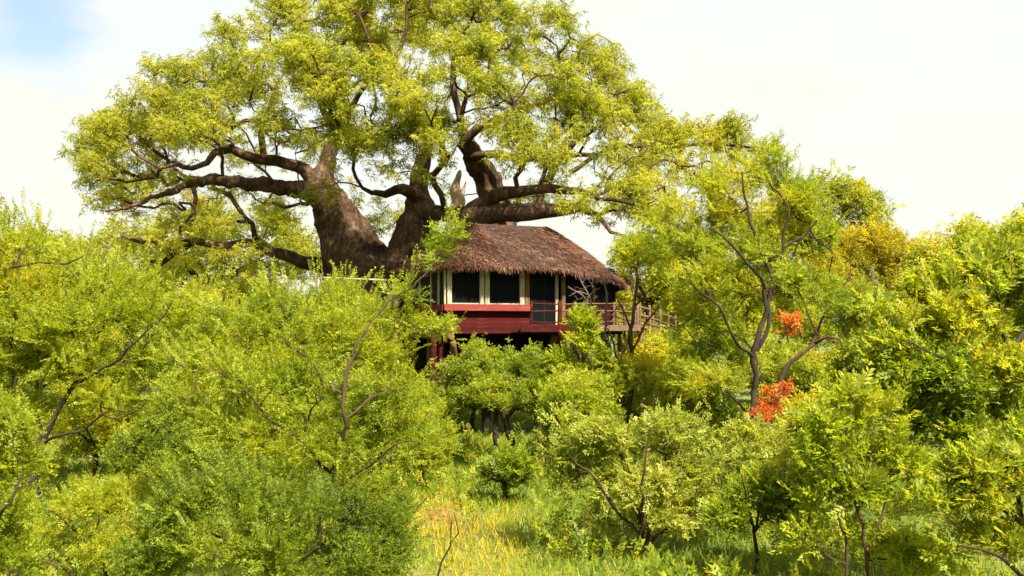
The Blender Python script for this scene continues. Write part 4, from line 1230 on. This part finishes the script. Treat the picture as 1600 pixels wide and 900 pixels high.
# --- right foreground
tree('broadleaf_tree', 'big broad leaved green tree filling the right side', 'tree', 16.5,
     [[(1640, 965, 12), (1625, 800, 10), (1600, 680, 8.5), (1585, 600, 7), (1575, 540, 5)],
      [(1600, 680, 6), (1560, 650, 5, -.3), (1520, 600, 4, -.6), (1470, 560, 2.6, -.9), (1420, 530, 1.5, -1)],
      [(1590, 620, 6), (1540, 540, 4.6, .4), (1500, 480, 3, .6), (1460, 440, 1.6, .8)],
      [(1576, 545, 5), (1560, 480, 3.6), (1550, 420, 2)],
      [(1578, 550, 5), (1620, 480, 3.6, .3), (1640, 420, 2, .4)],
      [(1610, 740, 6), (1550, 720, 4, -.6), (1490, 700, 2.8, -1), (1430, 690, 1.5, -1.2)]],
     [(1415, 515, 44, 40, -.5), (1395, 570, 40, 40, -.8), (1455, 465, 50, 34, 0), (1500, 440, 56, 34, 0), (1560, 420, 56, 34, .3), (1460, 520, 60, 44, -.8), (1530, 500, 60, 44, -.5), (1600, 460, 56, 50, 0),
      (1420, 600, 56, 44, -1), (1490, 600, 60, 44, -1), (1560, 590, 60, 44, -.8), (1385, 490, 20, 18, 0), (1450, 670, 60, 40, -1), (1530, 670, 60, 40, -1), (1600, 640, 50, 60, -.6), (1650, 500, 60, 80, 0), (1380, 640, 40, 36, -1), (1650, 640, 50, 70, 0)],
     900, 10500, 'broad', 0.66, LM_BUSH, BK_DARK, shoots=240, shl=0.35, cdy=0.5, thin=0.68, tipr=0.006, seg=0.2, spread=0.06, tint=(0.54, .18), upb=0.45, step=0.2, patches=((1480, 600, 90, -.16), (1420, 460, 70, .1)))
tree('sapling', 'upright young sapling with several thin stems in the right foreground', 'sapling', 12.5,
     [[(1355, 1110, 6), (1358, 900, 5.4), (1340, 800, 4.6), (1325, 740, 4), (1322, 680, 2.6), (1330, 630, 1.4)],
      [(1320, 1110, 5), (1322, 880, 4.4), (1312, 800, 3.8), (1300, 720, 2.8), (1285, 660, 1.4)],
      [(1356, 880, 4), (1380, 790, 3, .2), (1400, 720, 1.8, .3)],
      [(1340, 800, 3), (1360, 740, 2.4), (1372, 690, 1.4)]],
     [(1325, 625, 22, 20, 0), (1290, 665, 24, 22, -.2), (1345, 660, 24, 24, .2), (1385, 650, 16, 20, .3), (1320, 710, 44, 24, 0), (1270, 720, 24, 20, -.2), (1375, 720, 36, 26, .2), (1425, 740, 30, 20, .3), (1280, 780, 36, 26, 0, .9), (1350, 770, 46, 22, 0, .9), (1420, 800, 30, 26, .2, .8), (1310, 840, 46, 30, 0, .7), (1390, 860, 46, 30, 0, .7), (1250, 850, 30, 26, 0, .6), (1440, 880, 30, 24, 0, .6)],
     380, 1900, 'broad', 0.6, LM_ACACIA, BK_RED, shoots=70, shl=0.3, cdy=0.15, thin=0.6, tipr=0.004, seg=0.15, spread=0.05, tint=(0.42, .14), upb=0.5, step=0.2)
tree('leafy_shrub', 'leafy shrub with drooping bough in the bottom right corner', 'shrub', 11.5,
     [[(1660, 1160, 8), (1640, 960, 7), (1600, 850, 5.5), (1570, 790, 4.5), (1530, 760, 3.2), (1480, 745, 1.8)],
      [(1600, 850, 5), (1590, 780, 3.5, .3), (1560, 720, 2, .4)],
      [(1630, 920, 5), (1560, 870, 3, -.3), (1500, 850, 1.6, -.4)]],
     [(1500, 740, 44, 26, 0), (1560, 730, 50, 30, .2), (1600, 770, 50, 40, 0), (1530, 780, 56, 26, 0), (1470, 790, 40, 22, 0), (1550, 850, 56, 26, 0, .5), (1620, 850, 40, 40, 0), (1610, 700, 30, 30, .4), (1490, 860, 46, 20, 0, .5)],
     300, 2300, 'broad', 0.52, LM_BUSH, BK_DARK, tipr=0.003, seg=0.15, spread=0.05, tint=(0.46, .13), upb=0.3, step=0.2)
# --- left foreground
tree('wispy_tree', 'large wispy thorn tree with long arching shoots in the left centre', 'tree', 16,
     [[(440, 978, 9), (480, 900, 8.5), (505, 800, 8), (520, 740, 7, -.4), (532, 700, 6, -.8), (538, 650, 5.4, -1), (540, 600, 5, -1), (550, 555, 4.2, -.9)],
      [(550, 556, 4, -.9), (565, 525, 3.4, -.7), (585, 495, 2.8, -.4), (612, 470, 2.4, -.3), (640, 452, 2, -.4), (665, 425, 1.6, -.4), (688, 395, 1.2, -.4), (714, 350, .7, -.4)],
      [(540, 620, 4, -1), (505, 590, 3.2, -.8), (480, 560, 2.6, -.5), (440, 530, 1.8, .2), (400, 520, 1.2, 1)],
      [(520, 742, 5), (480, 700, 4, -.3), (430, 660, 3, -.6), (380, 610, 2.2, -.8), (330, 570, 1.3, -1)],
      [(538, 655, 4, -1), (570, 630, 3.2, -.8), (610, 610, 2.4, -.4), (650, 600, 1.4, .8)],
      [(545, 570, 3.2), (530, 520, 2.6, .4), (515, 470, 2, .5), (495, 420, 1, .6)],
      [(510, 780, 5), (560, 740, 3.6, -.4), (610, 700, 2.4, -.6), (650, 690, 1.3, -.8)],
      [(505, 800, 5), (440, 770, 3.6, .5), (380, 750, 2.4, .8), (310, 740, 1.3, 1)],
      [(590, 490, 2), (630, 505, 1.5, -.2), (670, 517, 1.1, -.3), (712, 518, .6, -.3)],
      [(640, 452, 1.6, -.4), (650, 410, 1.2, -.4), (656, 375, .8, -.4)]],
     [(450, 486, 60, 26, .5), (520, 478, 56, 26, .4), (580, 500, 46, 26, 0), (390, 500, 56, 26, .8), (340, 530, 60, 30, 1), (420, 530, 60, 40, .3), (500, 520, 60, 40, -.5), (570, 550, 60, 40, -.6), (615, 570, 34, 26, 0),
      (300, 570, 50, 36, .5), (370, 600, 60, 40, -.6), (450, 600, 60, 40, -.8), (530, 620, 60, 40, -1), (600, 630, 60, 40, -.5), (630, 620, 34, 34, 0), (280, 640, 50, 40, 0), (350, 680, 60, 40, -.6), (430, 690, 60, 40, -1), (520, 700, 60, 36, -1.2), (600, 710, 56, 36, -.4), (640, 690, 36, 30, 0),
      (290, 740, 50, 36, 0), (380, 760, 60, 36, -.6), (460, 780, 60, 36, -1), (550, 780, 56, 36, -.6), (620, 780, 36, 30, 0), (600, 850, 50, 30, 0, .5),
      (685, 385, 18, 12, -.4, 1.3), (672, 405, 12, 12, -.4, 1.2), (664, 435, 8, 10, -.4, 1), (700, 372, 14, 8, -.4, 2), (630, 462, 20, 12, -.3, 1.6), (690, 516, 26, 7, -.3, 1.6), (640, 508, 24, 10, -.2, 1.2), (650, 470, 12, 10, -.3), (330, 490, 20, 20, .5, .4)],
     1500, 8000, 'feather', 0.54, LM_ACACIA, BK_RED, shoots=340, shl=0.5, cdy=0.6, thin=0.55, tipr=0.006, seg=0.18, spread=0.05, tint=(0.38, .18), upb=0.35, step=0.15, roll=1.0, maxtips=3, jit=.12)
tree('thorn_tree', 'spreading thorn tree with a dark crooked trunk at the far left', 'tree', 18,
     [[(20, 927, 12), (24, 860, 11), (28, 810, 10), (45, 750, 9), (65, 700, 7.5), (80, 660, 6), (110, 610, 4.6)],
      [(66, 698, 4.5), (95, 678, 3.6, -.3), (125, 672, 3, -.4), (160, 652, 2.2, -.5), (185, 655, 1.8, -.6), (225, 630, 1.2, -.8)],
      [(62, 705, 5), (40, 660, 4, .3), (20, 600, 3, .4), (5, 540, 2, .5)],
      [(110, 610, 4), (140, 560, 3, .3), (150, 500, 2.4, .4), (120, 440, 1.8, .4), (85, 400, 1.2, .4)],
      [(110, 610, 4), (170, 570, 3, -.3), (230, 520, 2.2, -.5), (270, 470, 1.2, -.6)],
      [(5, 420, 3, 0), (60, 413, 2.6, 0), (100, 410, 2.2, 0), (130, 400, 1.6, 0)],
      [(20, 600, 2.6, .4), (20, 500, 2.4, .3), (10, 420, 2.4, 0)]],
     [(40, 400, 50, 26, 0), (110, 420, 46, 20, .2), (30, 450, 60, 34, 0), (110, 450, 60, 34, -.3), (190, 460, 50, 26, 0), (50, 510, 60, 36, -.5), (130, 510, 60, 36, -.6), (210, 500, 60, 36, -.3), (280, 490, 40, 30, 0),
      (30, 570, 60, 34, -.5), (110, 570, 56, 34, -.8), (200, 570, 56, 34, -.6), (270, 560, 44, 34, -.3), (20, 630, 50, 30, -.3), (180, 630, 56, 28, -.6), (-30, 480, 60, 90, 0), (250, 620, 40, 30, -.3), (110, 640, 30, 20, 0, .5),
      (60, 345, 12, 22, 0, .35), (20, 345, 8, 20, 0, .35), (40, 375, 30, 12, 0, .6), (48, 310, 4, 14, 0, .5), (-10, 700, 40, 60, 0)],
     950, 8000, 'feather', 0.62, LM_ACACIA, BK_DARK, shoots=280, shl=0.6, cdy=0.7, thin=0.68, tipr=0.006, seg=0.2, spread=0.06, tint=(0.38, .18), upb=0.3, step=0.2,
     patches=((40, 430, 60, .14), (160, 530, 50, .16), (20, 560, 40, .2), (230, 500, 50, .12)))
tree('dark_shrub', 'dense dark green shrub at the bottom left of the clearing', 'shrub', 13,
     auto(430, 900, 6, 800, 13, forks=5, sp=130),
     [(340, 780, 60, 36, 0), (420, 800, 60, 36, -.3), (500, 810, 60, 36, 0), (580, 830, 50, 40, .2), (270, 820, 56, 36, 0), (340, 850, 70, 36, -.3), (430, 870, 70, 36, -.5), (530, 880, 70, 36, -.2), (600, 880, 40, 36, 0), (250, 880, 50, 36, 0), (620, 820, 24, 40, 0, .5)],
     520, 3800, 'feather', 0.52, LM_BUSH, BK_DARK, shoots=170, shl=0.5, tipr=0.005, seg=0.15, spread=0.05, tint=(0.24, .25), upb=0.3, step=0.2)
tree('shrub', 'fuzzy bright shrub at the left picture edge', 'shrub', 11,
     auto(-20, 850, 6, 720, 11, forks=4, sp=60),
     [(10, 680, 34, 30, 0), (-10, 740, 50, 40, 0), (30, 720, 26, 26, 0, .6), (10, 800, 40, 30, 0, .8), (-10, 870, 50, 36, 0)],
     180, 1500, 'feather', 0.5, LM_ACACIA, BK_DARK, tipr=0.003, seg=0.15, spread=0.05, tint=(0.40, .15), upb=0.3, step=0.2)
tree('shrub', 'low yellow green shrub with bare arching canes in the lower left', 'shrub', 17,
     [[(170, 951, 4), (160, 880, 3), (120, 830, 2), (80, 800, 1.2)], [(170, 951, 3), (200, 880, 2.2), (220, 820, 1.2)], [(165, 940, 3), (230, 870, 2.4, -.3), (270, 840, 1.2, -.4)], [(170, 945, 3), (100, 890, 2, -.4), (40, 870, 1, -.6)]],
     [(130, 800, 50, 26, 0), (200, 780, 50, 30, .4), (80, 850, 50, 24, 0, .5), (170, 860, 70, 26, 0, .6), (240, 820, 40, 30, 0)],
     200, 1300, 'feather', 0.6, LM_ACACIA, BK_RED, tipr=0.004, seg=0.2, spread=0.05, tint=(0.46, .15), upb=0.4)

# dead twig sticking out of the grass at the front
tree('dead_twig', 'dark bare forked twig standing in the front grass', 'twig', 17.5,
     [[(678, 940, 2), (690, 880, 1.6), (702, 850, 1.3), (705, 820, 1)], [(702, 850, 1), (715, 830, 1.2), (712, 800, .7)]],
     [(700, 830, 16, 26, 0)], 10, 0, 'tuft', 1, LM_BUSH, BK_DARK, tipr=0.004, seg=0.2)

# belt of bush trees on the horizon
protos = []
for k, (lm, tn) in enumerate(((LM_BUSH, .45), (LM_ACACIA, .5), (LM_BAOBAB, .6))):
    Yp = 60
    cl = [(800, 440, 60, 34, 0), (760, 460, 50, 34, 0), (850, 465, 50, 34, 0), (800, 490, 80, 36, 0), (770 + 40 * k, 425, 36, 26, 0), (830, 520, 60, 34, 0), (760, 530, 60, 34, 0)]
    protos.append(tree('horizon_tree', 'distant bushy tree in the green belt on the skyline', 'tree', Yp, auto(800, 540, 7, 450, Yp, forks=4, sp=60), cl, 200, 1900, 'tuft', 2.0, lm, BK_DARK,
                       group='trees in the far belt', tipr=0.02, seg=0.7, spread=0.3, tint=(tn, .2)))
spots = [(-60, 66, 1.2, 'at the far left edge'), (20, 90, 1.4, 'rising behind the far left thorn tree'), (150, 75, 1.0, 'behind the left end of the low baobab limb'), (270, 95, 1.3, 'far behind the crook of the low baobab limb'),
         (420, 64, .85, 'just left of the baobab trunk'), (560, 66, .8, 'behind the fork of the baobab stems'), (760, 66, .75, 'seen under the treehouse floor'), (880, 72, .85, 'behind the treehouse porch'), (950, 90, 1.1, 'past the right end of the thatched roof'),
         (1040, 70, .95, 'behind the boardwalk'), (1140, 66, 1.0, 'behind the tall feathery tree'), (1220, 90, 1.2, 'between the feathery tree and the dark rounded crown'), (1310, 68, .95, 'below the golden tree'),
         (1440, 70, 1.0, 'right of the golden tree'), (1500, 92, 1.3, 'behind the broad leaved tree'), (1660, 80, 1.2, 'at the far right edge')]
for i, (px, Y, s, where) in enumerate(spots):
    o = protos[i] if i < 3 else copy_tree(protos[i % 3])
    o.location = ((px - 800) / F * Y, Y, 0)
    o.scale = (s, s, s)
    o.rotation_euler = (0, 0, i * 1.3)
    o['label'] = 'bushy tree of the far green belt, ' + where

print('TRIANGLES of plants', NTRI)
